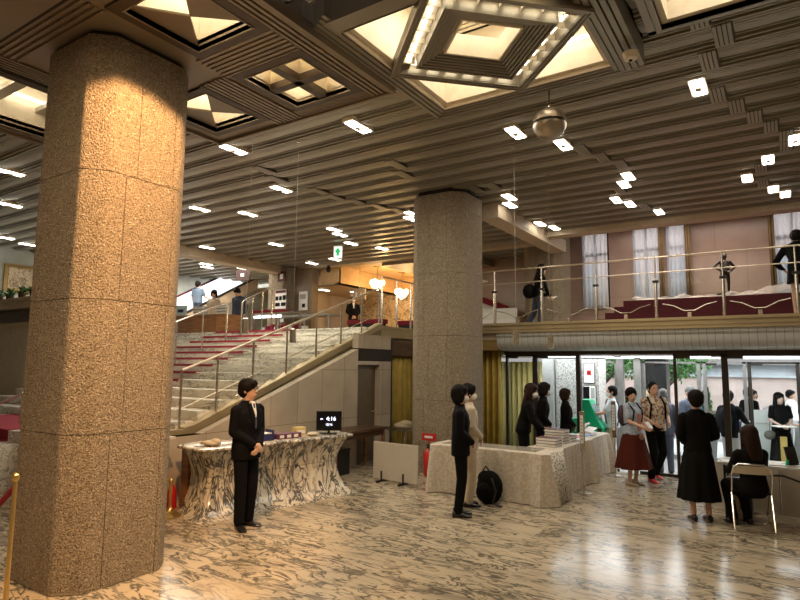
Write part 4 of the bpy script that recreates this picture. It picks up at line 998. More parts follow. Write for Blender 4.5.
for i, (x, y, rz, m_, lb) in enumerate(((-3.1, 10.25, .3, simple('pink_card', (.60, .25, .30), .6), 'pink sheet of paper on the rear table'), (-3.0, 10.55, -.3, simple('blue_card', (.15, .25, .45), .6), 'blue leaflet on the rear table beside the pink sheet'), (-3.25, 10.5, .9, M_paper, 'white sheet of paper on the rear table'), (-2.95, 9.85, .2, M_paper, 'white sheet at the far end of the middle table'), (-3.0, 9.65, .7, M_grey, 'grey folder on the middle table behind the booklets'))):
    o = MB().cbox((x, y, .712+.001*i), (.21, .297, .006), rz).build('paper_sheet', m_, None, smooth=False); tag(o, lb, 'paper')
t = thing('desk_telephone', 'white desk telephone on the rear table in front of the kiosk', 'telephone', (-3.02, 10.85, .706), -.3)
MB().ext([(-.09, -.1, 0), (.09, -.1, 0), (.09, -.1, .03), (-.09, -.1, .05)], (0, .2, 0)).ext([(-.09, -.1, .03), (.09, -.1, .03), (.09, -.1, .035), (-.09, -.1, .05)], (0, .2, .07)).build('body', M_white, t, world=False, smooth=False)
MB().tube([(-.07, -.09, .10), (-.075, 0, .16), (-.07, .09, .17)], .022).build('handset', M_white, t, world=False)
# green kiosk with sloping screen
t = thing('check_in_kiosk', 'bright green kiosk with a sloping screen used by the man in the pale shirt', 'kiosk', (-3.3, 11.9, 0), 0)
KM = M_green
MB().loft([[(x, y, z) for (x, z) in ((-3.74, .45), (-3.08, .45), (-3.02, .72), (-3.12, .88), (-3.28, 1.26), (-3.46, 1.26), (-3.50, .90), (-3.74, .86))] for y in (11.75, 12.1)]).build('body', KM, t, smooth=False, bev=.01)
MB().loft([[(x, y, z) for (x, z) in ((-3.115, .90), (-3.105, .905), (-3.265, 1.215), (-3.278, 1.21))] for y in (11.79, 12.06)]).build('screen', simple('kiosk_screen', (.25, .30, .32), .15), t, smooth=False)
MB().box(-3.35, -3.25, 11.742, 11.75, .62, .69).build('logo_plate', M_paper, t, smooth=False); MB().box(-3.13, -3.05, 11.742, 11.75, .60, .72).build('slot', M_dark, t, smooth=False)
MB().box(-3.7, -3.1, 11.78, 12.08, 0, .45).build('pedestal', M_white, t, smooth=False)
# sign posts
def signpost(x, y, top, zb, w_, label, face=0.1):
    t = thing('sign_post', label, 'sign', (x, y, 0))
    MB().lathe((x, y, 0), [(.13, 0), (.13, .01), (.02, .025)], 24).build('base', M_steel, t); MB().tube([(x, y, .02), (x, y, top)], .011).build('pole', M_steel, t)
    MB().cbox((x, y-.02, (zb+top)/2), (w_, .02, top-zb), rz=face).build('sign_panel', M_steel, t, smooth=False, bev=.003)
    MB().cbox((x-.012*math.sin(-face)*0, y-.033, (zb+top)/2+.03), (w_*.6, .004, (top-zb)*.7), rz=face).build('sign_sheet', M_paper, t, smooth=False)
    for k in range(7): MB().cbox((x, y-.037, (zb+top)/2+.03+(k-3)*(top-zb)*.085), (w_*.3, .003, .022), rz=face).build('character', M_grey, t, smooth=False)
    return t
signpost(-2.66, 9.15, 1.22, .62, .075, 'narrow grey sign on a steel pole standing in front of the cloth-covered tables', .35)
signpost(-2.62, 10.95, 1.30, .66, .075, 'narrow white sign on a steel pole beside the woman in the rust skirt', .35)

# backpack on the floor
t = thing('black_backpack', 'black rucksack lying against the front registration table', 'backpack', (-3.62, 7.72, 0))
MB().ell((-3.56, 7.74, .21), (.19, .13, .23)).ell((-3.58, 7.66, .15), (.15, .10, .15)).ell((-3.62, 7.74, .33), (.12, .09, .10)).build('bag_body', M_blackc, t)
MB().ell((-3.55, 7.60, .14), (.10, .05, .11)).build('front_pocket', M_blackc, t); MB().tube([(-3.66, 7.72, .42), (-3.60, 7.70, .50), (-3.54, 7.72, .41)], .012).build('handle', M_black, t)
MB().tube([(-3.48, 7.62, .36), (-3.40, 7.58, .2), (-3.44, 7.56, .03), (-3.3, 7.55, .015)], .015).build('strap', M_black, t)

# right desk
t = thing('reception_desk', 'grey-topped folding table at the right where the woman sits', 'table', (-.2, 8.7, 0))
MB().box(-.80, .78, 8.46, 9.0, .70, .73).build('table_top', simple('desk_top', (.46, .44, .40), .35), t, smooth=False, bev=.006)
for x in (-.72, .66):
    for y in (8.52, 8.94): MB().tube([(x, y, 0), (x, y, .7)], .014).build('leg', M_black, t)
MB().tube([(-.72, 8.52, .6), (-.1, 8.52, .62), (.1, 8.56, .55), (.3, 8.52, .62), (.75, 8.52, .62)], .012).build('brace', M_black, t)
t = thing('modesty_panel', 'low grey partition panel behind the reception desk legs', 'panel', (-.1, 9.2, 0))
MB().box(-1.02, .8, 9.12, 9.15, .04, .66).build('panel', M_board, t, smooth=False); MB().box(-1.04, .82, 9.10, 9.17, 0, .04).build('foot_rail', M_chrome, t, smooth=False); MB().tube([(-.15, 9.10, 0.02), (-.15, 9.10, .66)], .01).build('upright', M_chrome, t)
for i, (x, y, rz, m_, lb) in enumerate(((-.66, 8.62, .2, M_paper, 'white sheet at the left end of the reception desk'), (-.60, 8.84, -.5, simple('lilac_card', (.42, .38, .45), .6), 'lilac sheet on the reception desk behind the standing woman'), (-.15, 8.7, .1, M_paper, 'white sheet in front of the seated woman'))):
    o = MB().cbox((x, y, .735+.001*i), (.21, .297, .006), rz).build('paper_sheet', m_, None, smooth=False); tag(o, lb, 'paper')
def stand_sign(x, y, z, rz, w_, h_, m_, label, tilt=.25, name='desk_sign'):
    t = thing(name, label, 'sign', (x, y, z), rz)
    MB().cbox((0, 0, h_/2), (w_, .012, h_), rx=-tilt).build('panel', m_, t, world=False, smooth=False); MB().cbox((0, h_*.2, .006), (w_*.6, h_*.5, .012)).build('foot', M_black, t, world=False, smooth=False); return t
stand_sign(-.01, 8.72, .73, .9, .17, .22, M_black, 'small black tablet on a stand right of the seated woman')
stand_sign(.22, 8.72, .73, -.6, .2, .18, M_woodd, 'brown desk sign at the right edge of the reception desk')
o = MB().tube([(-.06, 8.6, .74), (-.05, 8.6, .80)], .018).build('ink_bottle', M_green, None); tag(o, 'tiny green bottle on the reception desk beside the tablet', 'bottle')
t = thing('black_suitcase', 'black upright suitcase under the reception desk', 'suitcase', (-.8, 8.75, 0)); MB().box(-.72, -.45, 8.66, 8.96, .04, .52).build('body', M_black, t, smooth=False, bev=.02)
MB().box(-.60, -.57, 8.64, 8.66, .06, .50).build('strap', M_grey, t, smooth=False)
for k in (-.69, -.48): MB().ell((k, 8.70, .025), (.02, .02, .025)).build('wheel', M_grey, t)
# folding chair, back towards the camera
t = thing('folding_chair', 'chrome folding chair with tan backrest, seen from behind', 'chair', (-.42, 8.2, 0), math.radians(10))
xL, xR = -.205, .205
MB().tube([(xL, -.10, .02), (xL, .05, .42), (xL, .0-.06, .66), (xL+.02, -.08, .74), (xL+.07, -.085, .775), (xR-.07, -.085, .775), (xR-.02, -.08, .74), (xR, -.06, .66), (xR, .05, .42), (xR, -.10, .02)], .011, 10).build('back_frame', M_chrome, t, world=False)
MB().tube([(xL, -.10, .03), (xL+.03, -.11, .012), (xR-.03, -.11, .012), (xR, -.10, .03)], .011, 10).build('rear_foot_bar', M_chrome, t, world=False)
MB().tube([(xL+.02, .05, .40), (xL+.02, .36, .015), (xR-.02, .36, .015), (xR-.02, .05, .40)], .011, 10).build('front_frame', M_chrome, t, world=False)
MB().loft([[(x, -.075-.025*math.cos(x/.2*1.4), z) for x in np.linspace(-.19, .19, 12)]+[(x, -.06-.025*math.cos(x/.2*1.4), z) for x in np.linspace(.19, -.19, 12)] for z in (.665, .68, .72, .757)]).build('backrest', simple('chair_back', (.42, .36, .27), .3), t, world=False)
MB().cbox((0, .2, .435), (.38, .36, .03)).build('seat', M_blackc, t, world=False, bev=.012)
o = MB().ell((-.62, 8.6, .16), (.06, .09, .16)).ell((-.60, 8.62, .10), (.09, .09, .10)).build('tan_handbag', simple('handbag_tan', (.30, .24, .18), .5), None); tag(o, 'soft tan handbag on the floor at the left leg of the folding chair', 'bag')

# ================================================================== upper floor, rear left
t = thing('information_desk', 'curved brown wooden desk at the head of the staircase', 'desk', (-13.6, 11.2, 2.7))
arc = [(-15.9+(2.75)*u, 11.0-.35*math.sin(PI*u*.5)*0+ .0) for u in (0, .5, 1)]
pts_o = [(-16.2, 10.75), (-14.5, 10.75), (-13.3, 10.85), (-12.95, 11.1), (-12.9, 11.5)]
pts_i = [(-13.3, 11.5), (-13.4, 11.3), (-14.5, 11.2), (-16.2, 11.2)]
MB().prism(pts_o+pts_i, 2.70, 3.24).build('front', M_wood, t, smooth=False); MB().prism([(x, y-.03) for x, y in pts_o]+pts_i, 3.24, 3.28).build('worktop', M_wood, t, smooth=False)
for x, y, lb in ((-14.25, 11.05, 'white computer terminal in front of the left clerk'), (-13.35, 11.15, 'white computer terminal in front of the right clerk')):
    t = thing('computer_terminal', lb, 'computer', (x, y, 3.28)); MB().box(x-.22, x+.22, y-.10, y+.1, 3.29, 3.55).build('casing', M_grey, t, smooth=False, bev=.01)
    for k in range(3): MB().box(x-.23, x+.23, y-.115, y-.10, 3.31+k*.085, 3.345+k*.085).build('paper_tray', M_paper, t, smooth=False)
t = stand_sign(-15.05, 10.95, 3.28, .3, .42, .34, simple('pale_blue_card', (.45, .62, .62), .5), 'pale blue notice standing at the left end of the brown desk', .1)
MB().cbox((0, -.012, .17), (.2, .004, .09), rx=-.1).build('print', M_navyb, t, world=False, smooth=False)
# lit showcase
t = thing('lit_showcase', 'low glass showcase with a bright tube and red goods right of the brown desk', 'showcase', (-12.3, 12.2, 2.7))
MB().box(-13.1, -11.2, 12.0, 12.6, 2.70, 2.85).build('plinth', M_woodd, t, smooth=False); MB().box(-13.1, -11.2, 12.0, 12.6, 3.34, 3.38).build('top', M_steel, t, smooth=False)
for x in (-13.08, -12.15, -11.22): MB().box(x-.02, x+.02, 12.0, 12.04, 2.85, 3.34).build('upright', M_steel, t, smooth=False)
MB().box(-13.05, -12.0, 12.03, 12.07, 3.24, 3.30).build('lamp_tube', M_tubew, t, smooth=False); MB().box(-13.05, -11.25, 12.005, 12.012, 2.85, 3.34).build('glass_front', M_glass, t, smooth=False)
for k in range(10):
    x = -13.0+k*.18; o = MB().box(x, x+.11, 12.25, 12.4, 2.86, 2.98+.04*(k % 3)).build('gift_box', M_red if k % 3 else M_paper, None, smooth=False); tag(o, ('red' if k % 3 else 'white')+' box of goods inside the lit showcase, '+('first', 'second', 'third', 'fourth', 'fifth', 'sixth', 'seventh', 'eighth', 'ninth', 'last')[k]+' from the left', 'box', ('red' if k % 3 else 'white')+' goods in the showcase')
t = thing('long_table', 'long grey table with red items in front of the postered pillar', 'table', (-12.6, 13.6, 2.7)); MB().box(-13.6, -11.3, 13.4, 14.0, 3.38, 3.43).build('table_top', M_grey, t, smooth=False)
for x in (-13.5, -12.4, -11.4): MB().box(x-.03, x+.03, 13.43, 13.49, 2.7, 3.38).build('leg', M_grey, t, smooth=False)
for x, y, l_ in ((-12.9, 12.3, .75), (-12.35, 12.35, .5)):
    o = MB().cbox((x, y, 3.44), (l_, .3, .1)).build('red_stock', M_red, None, smooth=False); tag(o, ('longer' if l_ > .6 else 'shorter')+' red box of goods on top of the lit showcase', 'box', 'red boxes on top of the showcase')
for x, y, l_, lb in ((-10.6, 14.3, 1.3, 'long red bench pad below the marble wall, near the postered pillar'), (-9.6, 15.2, .8, 'short red bench pad beside the officer with the white cap')):
    t = thing('red_bench', lb, 'bench', (x, y, 2.7)); MB().cbox((x, y, 3.2), (l_, .35, .14)).build('seat_pad', M_red, t, smooth=False, bev=.02); MB().cbox((x, y, 2.92), (l_*.9, .3, .43)).build('base', M_dark, t, smooth=False)
# posters on the pillar and rear wall
dg = (-14.35+.535, 15.1)
poster('event_poster', 'tall poster board with rows of pictures on the rear pillar, front face', -14.07, -13.55, 13.84, 3.56, 4.35, M_woodd, M_paper, 'poster', [(.05, .3, .55, .72, M_screen), (.38, .6, .55, .72, M_screen), (.68, .95, .55, .75, M_screen), (.05, .45, .3, .45, M_screen), (.55, .95, .3, .45, M_screen), (.05, .95, .85, .97, M_maroon), (.05, .95, .08, .2, M_grey)])
poster('wall_clock', 'square dark clock board near the top of the postered pillar', -13.98, -13.62, 13.84, 4.62, 4.95, M_woodd, M_maroon, 'clock', [(.3, .7, .25, .75, M_paper)])
poster('small_notice', 'small white notice below the poster board on the rear pillar', -14.0, -13.65, 13.84, 3.27, 3.48, M_paper, M_paper, 'notice', [(.1, .8, .5, .7, M_grey)])
poster('white_notice', 'white notice sheet on the brown panel right of the rear pillar', -13.31, -12.93, 14.17, 3.66, 4.28, M_paper, M_paper, 'notice', [(.15, .8, .6, .85, M_grey), (.4, .75, .15, .35, M_screen)])
poster('event_poster', 'dark framed poster with pictures on the beige rear wall above the clerks', -17.55, -16.55, 17.98, 3.55, 4.75, M_woodd, M_beigeW, 'poster', [(.1, .45, .5, .75, M_screen), (.55, .9, .5, .75, M_paper), (.1, .45, .15, .4, M_paper), (.55, .9, .15, .4, M_screen), (.05, .95, .85, .97, M_maroon)])
poster('small_notice', 'small pale notice on the beige rear wall left of the framed poster', -18.5, -17.9, 17.98, 4.25, 4.6, M_paper, M_paper, 'notice', [(.2, .8, .4, .6, M_grey)])
t = thing('hanging_sign', 'dark red square sign hanging under the ceiling above the escalator', 'sign', (-14.95, 13.2, 4.8)); MB().cbox((-14.95, 13.2, 4.83), (.5, .06, .36), rz=.3).build('panel', simple('dark_sign', (.05, .018, .015), .6), t, smooth=False); MB().cbox((-14.94, 13.165, 4.83), (.12, .02, .10), rz=.3).build('symbol', M_paper, t, smooth=False); MB().tube([(-14.95, 13.2, 5.0), (-14.95, 13.2, 5.16)], .015).build('stem', M_steel, t)
t = thing('hanging_sign', 'pale square sign with two dark figures hanging in front of the marble wall', 'sign', (-11.7, 15.0, 4.1)); MB().cbox((-11.6, 15.2, 4.22), (.42, .04, .36), rz=.4).build('panel', M_soffit, t, smooth=False)
for k in (-.09, .06): MB().cbox((-11.6+k, 15.17+k*.4, 4.2), (.05, .02, .16), rz=.4).build('figure', M_paper, t, smooth=False)
MB().tube([(-11.6, 15.2, 4.4), (-11.6, 15.2, 5.10)], .01).build('stem', M_steel, t)
o = MB().ell((-12.1, 14.2, 4.93), (.09, .09, .10)).lathe((-12.1, 14.2, 4.98), [(.05, 0), (.05, .08)], 12).build('dome_camera', M_black, None); tag(o, 'small black dome camera on the beam above the marble wall', 'camera')
# escalator
es = thing('escalator', 'escalator with white lit panel and red handrail climbing along the pale left wall', 'escalator', (-17.2, 12, 2.7))
M_tubew2 = emis('lit_escalator_panel', (.93, .97, 1), .9)
def esl(x0, x1, a, b, m_, nm, ya=11.0, yb=15.8):
    f = lambda y: 2.7+(y-11.0)*.52
    MB().loft([[(x, ya, f(ya)+a), (x, yb, f(yb)+a), (x, yb, f(yb)+b), (x, ya, f(ya)+b)] for x in (x0, x1)]).build(nm, m_, es, smooth=False)
esl(-17.12, -17.02, -.35, .05, M_beigeW, 'side_cladding'); esl(-17.10, -17.0, .05, .12, M_black, 'lower_trim'); esl(-17.9, -17.1, -.85, -.72, M_grey, 'steps')
esl(-18.0, -17.9, -.1, .55, M_tubew2 if 'M_tubew2' in globals() else M_white, 'lit_panel'); esl(-18.02, -17.88, .55, .60, M_maroon, 'handrail')
# left ledge with plants
struct('trim_left_ledge', MB().box(-18.6, -13.4, 6.3, 6.6, 3.10, 3.28).box(-18.6, -13.3, 6.25, 6.65, 3.28, 3.34), M_beam)
struct('trim_left_recess', MB().box(-18.6, -13.4, 6.5, 6.6, 2.70, 3.10), M_woodd)
struct('trim_left_gold_rail', MB().box(-18.6, -13.3, 6.2, 6.3, 2.66, 2.76), M_goldf)
struct('wall_left_low', MB().box(-18.6, -14.0, 6.3, 6.5, 0, 2.7), simple('cream_wall', (.56, .48, .36), .5))
for k, x in enumerate((-15.9, -15.35, -14.75, -14.2, -16.5)):
    t = thing('potted_plant', 'bushy green pot plant on the upper left ledge, '+('third', 'fourth', 'fifth', 'last', 'first')[k]+' in the row', 'plant', (x, 6.45, 3.34), 0, 'pot plants in a row on the ledge')
    MB().lathe((x, 6.45, 3.34), [(.07, 0), (.09, .12), (.085, .12)], 12).build('pot', M_woodd, t)
    f = MB(); rr = random.Random(k)
    for q in range(46):
        a = rr.uniform(0, 2*PI); e = rr.uniform(.1, 1.4); l_ = rr.uniform(.12, .26); d_ = Vector((math.cos(a)*math.cos(e), math.sin(a)*math.cos(e), math.sin(e))); c = Vector((x, 6.45, 3.46)); s = d_.cross(Vector((0, 0, 1))).normalized()*.025
        mid = c+d_*l_*.6; tip = c+d_*l_-Vector((0, 0, .04)); f.add([c, mid+s, tip, mid-s], [(0, 1, 2, 3)])
    f.build('foliage', M_leaf, t, smooth=False)
t = thing('picture_frame', 'framed picture on the pale wall above the plants at the left edge', 'picture', (-18.5, 8.2, 4.3)); MB().box(-18.6, -18.55, 7.6, 8.6, 3.9, 4.7).build('frame', M_brass, t, smooth=False); MB().box(-18.55, -18.54, 7.7, 8.5, 4.0, 4.6).build('canvas', M_wallm, t, smooth=False)

# ================================================================== outside
fb = MB()
struct('wall_facade_pink', MB().box(-30, 30, 25.0, 25.4, -.1, 1.62), M_pinkb)
struct('wall_facade_grey', MB().box(-30, 30, 25.05, 25.4, 1.62, 2.05).box(-30, 30, 24.9, 25.4, 1.60, 1.66), M_greyb)
struct('wall_facade_upper', MB().box(-30, 30, 24.8, 25.4, 2.05, 3.2), simple('facade_dark', (.18, .16, .15), .6))
struct('wall_facade_top', MB().box(-30, 30, 25.0, 25.4, 3.2, 14), M_pinkb)
for k in range(10): struct('window_%d' % (20+k), MB().box(-9+k*1.7, -8.2+k*1.7, 24.95, 25.0, 3.9, 6.2), M_carg)
for k in range(8): struct('trim_facade_pier_%d' % k, MB().box(-12+k*3.1, -11.85+k*3.1, 24.85, 25.0, -.1, 2.05), M_grey)
def tree(x, y, h, cr, label, seed=1, n=1600, zt=None, leaf=.09):
    rr = random.Random(seed); t = thing('street_tree', label, 'tree', (x, y, 0)); tk = MB()
    tk.tube([(x, y, -.35), (x+.04, y, h*.35), (x-.05, y+.05, h*.6)], [.11, .08, .06])
    for k in range(7):
        a = k*.9; tk.tube([(x, y, h*.45+.05*k), (x+.5*cr*math.cos(a), y+.5*cr*math.sin(a), h*.7), (x+.85*cr*math.cos(a), y+.85*cr*math.sin(a), h*.75+.1*(k % 3))], [.05, .035, .015], 6)
    tk.build('trunk', M_bark, t)
    f = MB()
    for k in range(n):
        a = rr.uniform(0, 2*PI); b = rr.uniform(-1, 1); r = cr*rr.uniform(.35, 1)**.5*(1+.25*math.sin(a*3+seed)); c = Vector((x+r*math.sqrt(1-b*b)*math.cos(a), y+r*math.sqrt(1-b*b)*math.sin(a), h*.82+r*b*.42))
        d_ = Vector((rr.gauss(0, 1), rr.gauss(0, 1), rr.gauss(0, 1))).normalized()*leaf; s = d_.cross(Vector((rr.gauss(0, 1), rr.gauss(0, 1), 1))).normalized()*leaf*.5
        f.add([c-d_, c+s, c+d_, c-s], [(0, 1, 2, 3)])
    f.build('foliage', M_leaf, t, smooth=False); return t
tree(-3.4, 20.6, 2.55, 1.35, 'small street tree with bright green crown beyond the glass doors', 3)
tree(-5.6, 21.5, 2.5, 1.1, 'second street tree, seen behind the steel door posts by the kiosk', 5, 900)
def shrub(x, y, h, r, label, seed, n=420):
    rr = random.Random(seed); t = thing('planter_shrub', label, 'shrub', (x, y, 0)); MB().lathe((x, y, -.25), [(r*.7, 0), (r*.9, .5), (r*.8, .5)], 16).build('planter', M_grey, t); MB().tube([(x, y, .2), (x, y, h*.8)], .015).build('stem', M_bark, t); f = MB()
    for k in range(n):
        z = rr.uniform(.3, h); w_ = r*(1-((z-.3)/(h-.3))**1.5*.85); a = rr.uniform(0, 2*PI); q = w_*rr.uniform(.2, 1)
        c = Vector((x+q*math.cos(a), y+q*math.sin(a), z)); d_ = Vector((rr.gauss(0, .7), rr.gauss(0, .7), 1)).normalized()*.06; s = d_.cross(Vector((rr.gauss(0, 1), rr.gauss(0, 1), .1))).normalized()*.025
        f.add([c-d_, c+s, c+d_, c-s], [(0, 1, 2, 3)])
    f.build('foliage', M_leaf, t, smooth=False)
shrub(-1.62, 15.6, 1.45, .22, 'tall slim conifer in a planter outside, behind the standing woman in black', 2)
shrub(-6.0, 15.8, 1.0, .4, 'low bushy planter outside left of the terrazzo pier', 4)
shrub(-3.55, 16.2, 1.1, .35, 'planter with low greenery outside behind the kiosk', 6)
# parked car
t = thing('parked_car', 'dark blue car parked in the street beyond the right glass doors', 'car', (0, 20.4, 0))
cx, cy = .5, 20.6
side = [(-2.1, .35), (-2.1, .62), (-1.55, .78), (-.75, 1.22), (.75, 1.26), (1.55, .86), (2.1, .8), (2.15, .35)]
def cs(w_, sc_=1.): return [(cx+x, cy+w_, z) for x, z in side]
MB().loft([[(cx+x*.97, cy-.86, .35+(z-.35)*.93) for x, z in side], cs(-.78), cs(.78), [(cx+x*.97, cy+.86, .35+(z-.35)*.93) for x, z in side]]).build('body', M_carp, t, ang=25)
for s in (-.875, .87):
    MB().ext([(cx-1.35, cy+s, .82), (cx-.72, cy+s, 1.13), (cx+.7, cy+s, 1.17), (cx+1.35, cy+s, .86)], (0, .01, 0)).build('side_window', M_carg, t, smooth=False)
MB().ext([(cx-1.62, cy-.7, .80), (cx-.80, cy-.65, 1.215), (cx-.80, cy+.65, 1.215), (cx-1.62, cy+.7, .80)], (-.01, 0, .012)).build('windscreen', M_carg, t, smooth=False)
MB().ext([(cx+1.60, cy-.7, .88), (cx+.80, cy-.65, 1.25), (cx+.80, cy+.65, 1.25), (cx+1.60, cy+.7, .88)], (.01, 0, .012)).build('rear_window', M_carg, t, smooth=False)
for a in (-1.3, 1.35):
    for b in (-.80, .66):
        wh = MB(); ring = [[(cx+a+.31*math.cos(q), cy+b+e, .19+.31*math.sin(q)) for q in [2*PI*k/20 for k in range(20)]] for e in (0, .16)]; wh.loft(ring).build('wheel', M_black, t)
t.location.z = -.30
for b in (-.7, .5): MB().box(cx-2.13, cx-2.08, cy+b, cy+b+.2, .22, .32).build('headlight', M_paper, t, smooth=False)
# white tables outside
for x, y, lb in ((-.45, 15.6, 'white cloth table outside, left of the woman with the tray'), (.55, 15.4, 'white cloth table outside at the right edge')):
    t = thing('outdoor_table', lb, 'table', (x, y, 0)); MB().box(x-.45, x+.45, y-.3, y+.3, .68, .71).build('table_top', M_white, t, smooth=False); 
    MB().loft([[(x+sx*(.45+e), y+sy*(.3+e), z) for sx, sy in ((-1, -1), (1, -1), (1, 1), (-1, 1))] for z, e in ((-.24, .06), (.4, .03), (.715, .005))]).build('cloth', M_white, t, smooth=False)
    # sheets
o = MB().cbox((-.5, 15.3, .86), (.34, .02, .28), .2, -.3).build('white_card', M_paper, None, smooth=False); tag(o, 'white card propped on the outdoor table left of the woman with the tray', 'card')
o = MB().box(-.19, -.07, 14.30, 14.33, -.12, .54).build('yellow_sign', simple('yellow_sign', (.36, .27, .07), .5), None, smooth=False); tag(o, 'narrow upright yellow sign in front of the dark dress of the woman outside', 'sign')

# ================================================================== people
def sstep(a, b, x): x = max(0, min(1, (x-a)/(b-a))); return x*x*(3-2*x)
def remesh(mb, name, m, parent, voxel, T=None, it=3):
    vs = mb.v
    if T: vs = [T(Vector(v)) for v in vs]
    me = bpy.data.meshes.new(name); me.from_pydata([tuple(v) for v in vs], [], mb.f)
    bm = bmesh.new(); bm.from_mesh(me); bmesh.ops.recalc_face_normals(bm, faces=bm.faces); bm.to_mesh(me); bm.free()
    o = bpy.data.objects.new(name, me); COL.objects.link(o)
    md = o.modifiers.new('r', 'REMESH'); md.mode = 'VOXEL'; md.voxel_size = voxel
    if it: sm = o.modifiers.new('s', 'SMOOTH'); sm.factor = .5; sm.iterations = it
    bpy.context.view_layer.update()
    m2 = bpy.data.meshes.new_from_object(o.evaluated_get(bpy.context.evaluated_depsgraph_get()))
    o.modifiers.clear(); o.data = m2; bpy.data.meshes.remove(me)
    m2.polygons.foreach_set('use_smooth', [True]*len(m2.polygons)); m2.materials.clear(); m2.materials.append(m); o.parent = parent
    return o
def cap(mb, a, b, ra, rb, n=10, flat=1.):
    a = Vector(a); b = Vector(b); d = (b-a).normalized(); 
    pts = [a-d*ra*.8, a-d*ra*.4, a, a+(b-a)*.33, a+(b-a)*.66, b, b+d*rb*.4, b+d*rb*.8]; rs = [ra*.45, ra*.85, ra, ra*.67+rb*.33, ra*.33+rb*.67, rb, rb*.85, rb*.45]
    mb.tube(pts, rs, n, flat)
def eloft(mb, rows, n=18, sq=2.4):
    rings = []
    for z, rx, ry, yo in rows:
        ring = []
        for k in range(n):
            a = 2*PI*k/n; c, s = math.cos(a), math.sin(a)
            ring.append((rx*math.copysign(abs(c)**(2/sq), c), yo+ry*math.copysign(abs(s)**(2/sq), s), z))
        rings.append(ring)
    mb.loft(rings)
def hand(mb, w_, d, n_, side, curl=.5, th=1.):
    """palm from wrist w_ along d, palm normal n_, thumb towards side vector"""
    w_ = Vector(w_); d = Vector(d).normalized(); n_ = Vector(n_); n_ = (n_-d*n_.dot(d)).normalized(); s = d.cross(n_).normalized()*side
    m = Matrix((s, d, n_)).transposed()
    mb.ell(w_+d*.045, (.037, .052, .015), m, 12, 8); cap(mb, w_-d*.02, w_+d*.02, .024, .024)
    for k, (o_, ln) in enumerate(((.027, .066), (.009, .075), (-.009, .070), (-.027, .055))):
        b = w_+d*.082+s*o_; d1 = (d*math.cos(curl)+n_*math.sin(curl)); d2 = (d*math.cos(curl*2.1)+n_*math.sin(curl*2.1)); d3 = (d*math.cos(curl*2.9)+n_*math.sin(curl*2.9))
        p1 = b+d1*ln*.45; p2 = p1+d2*ln*.33; p3 = p2+d3*ln*.25
        cap(mb, b-d*.02, p1, .0095, .0088, 8); cap(mb, p1, p2, .0088, .008, 8); cap(mb, p2, p3, .008, .0068, 8)
    b = w_+d*.022+s*.026; t1 = b+(d*.75+s*.62+n_*.25)*.034; t2 = t1+(d*.9+s*.12+n_*.5)*.030
    cap(mb, b, t1, .013, .011, 8); cap(mb, t1, t2, .011, .008, 8)
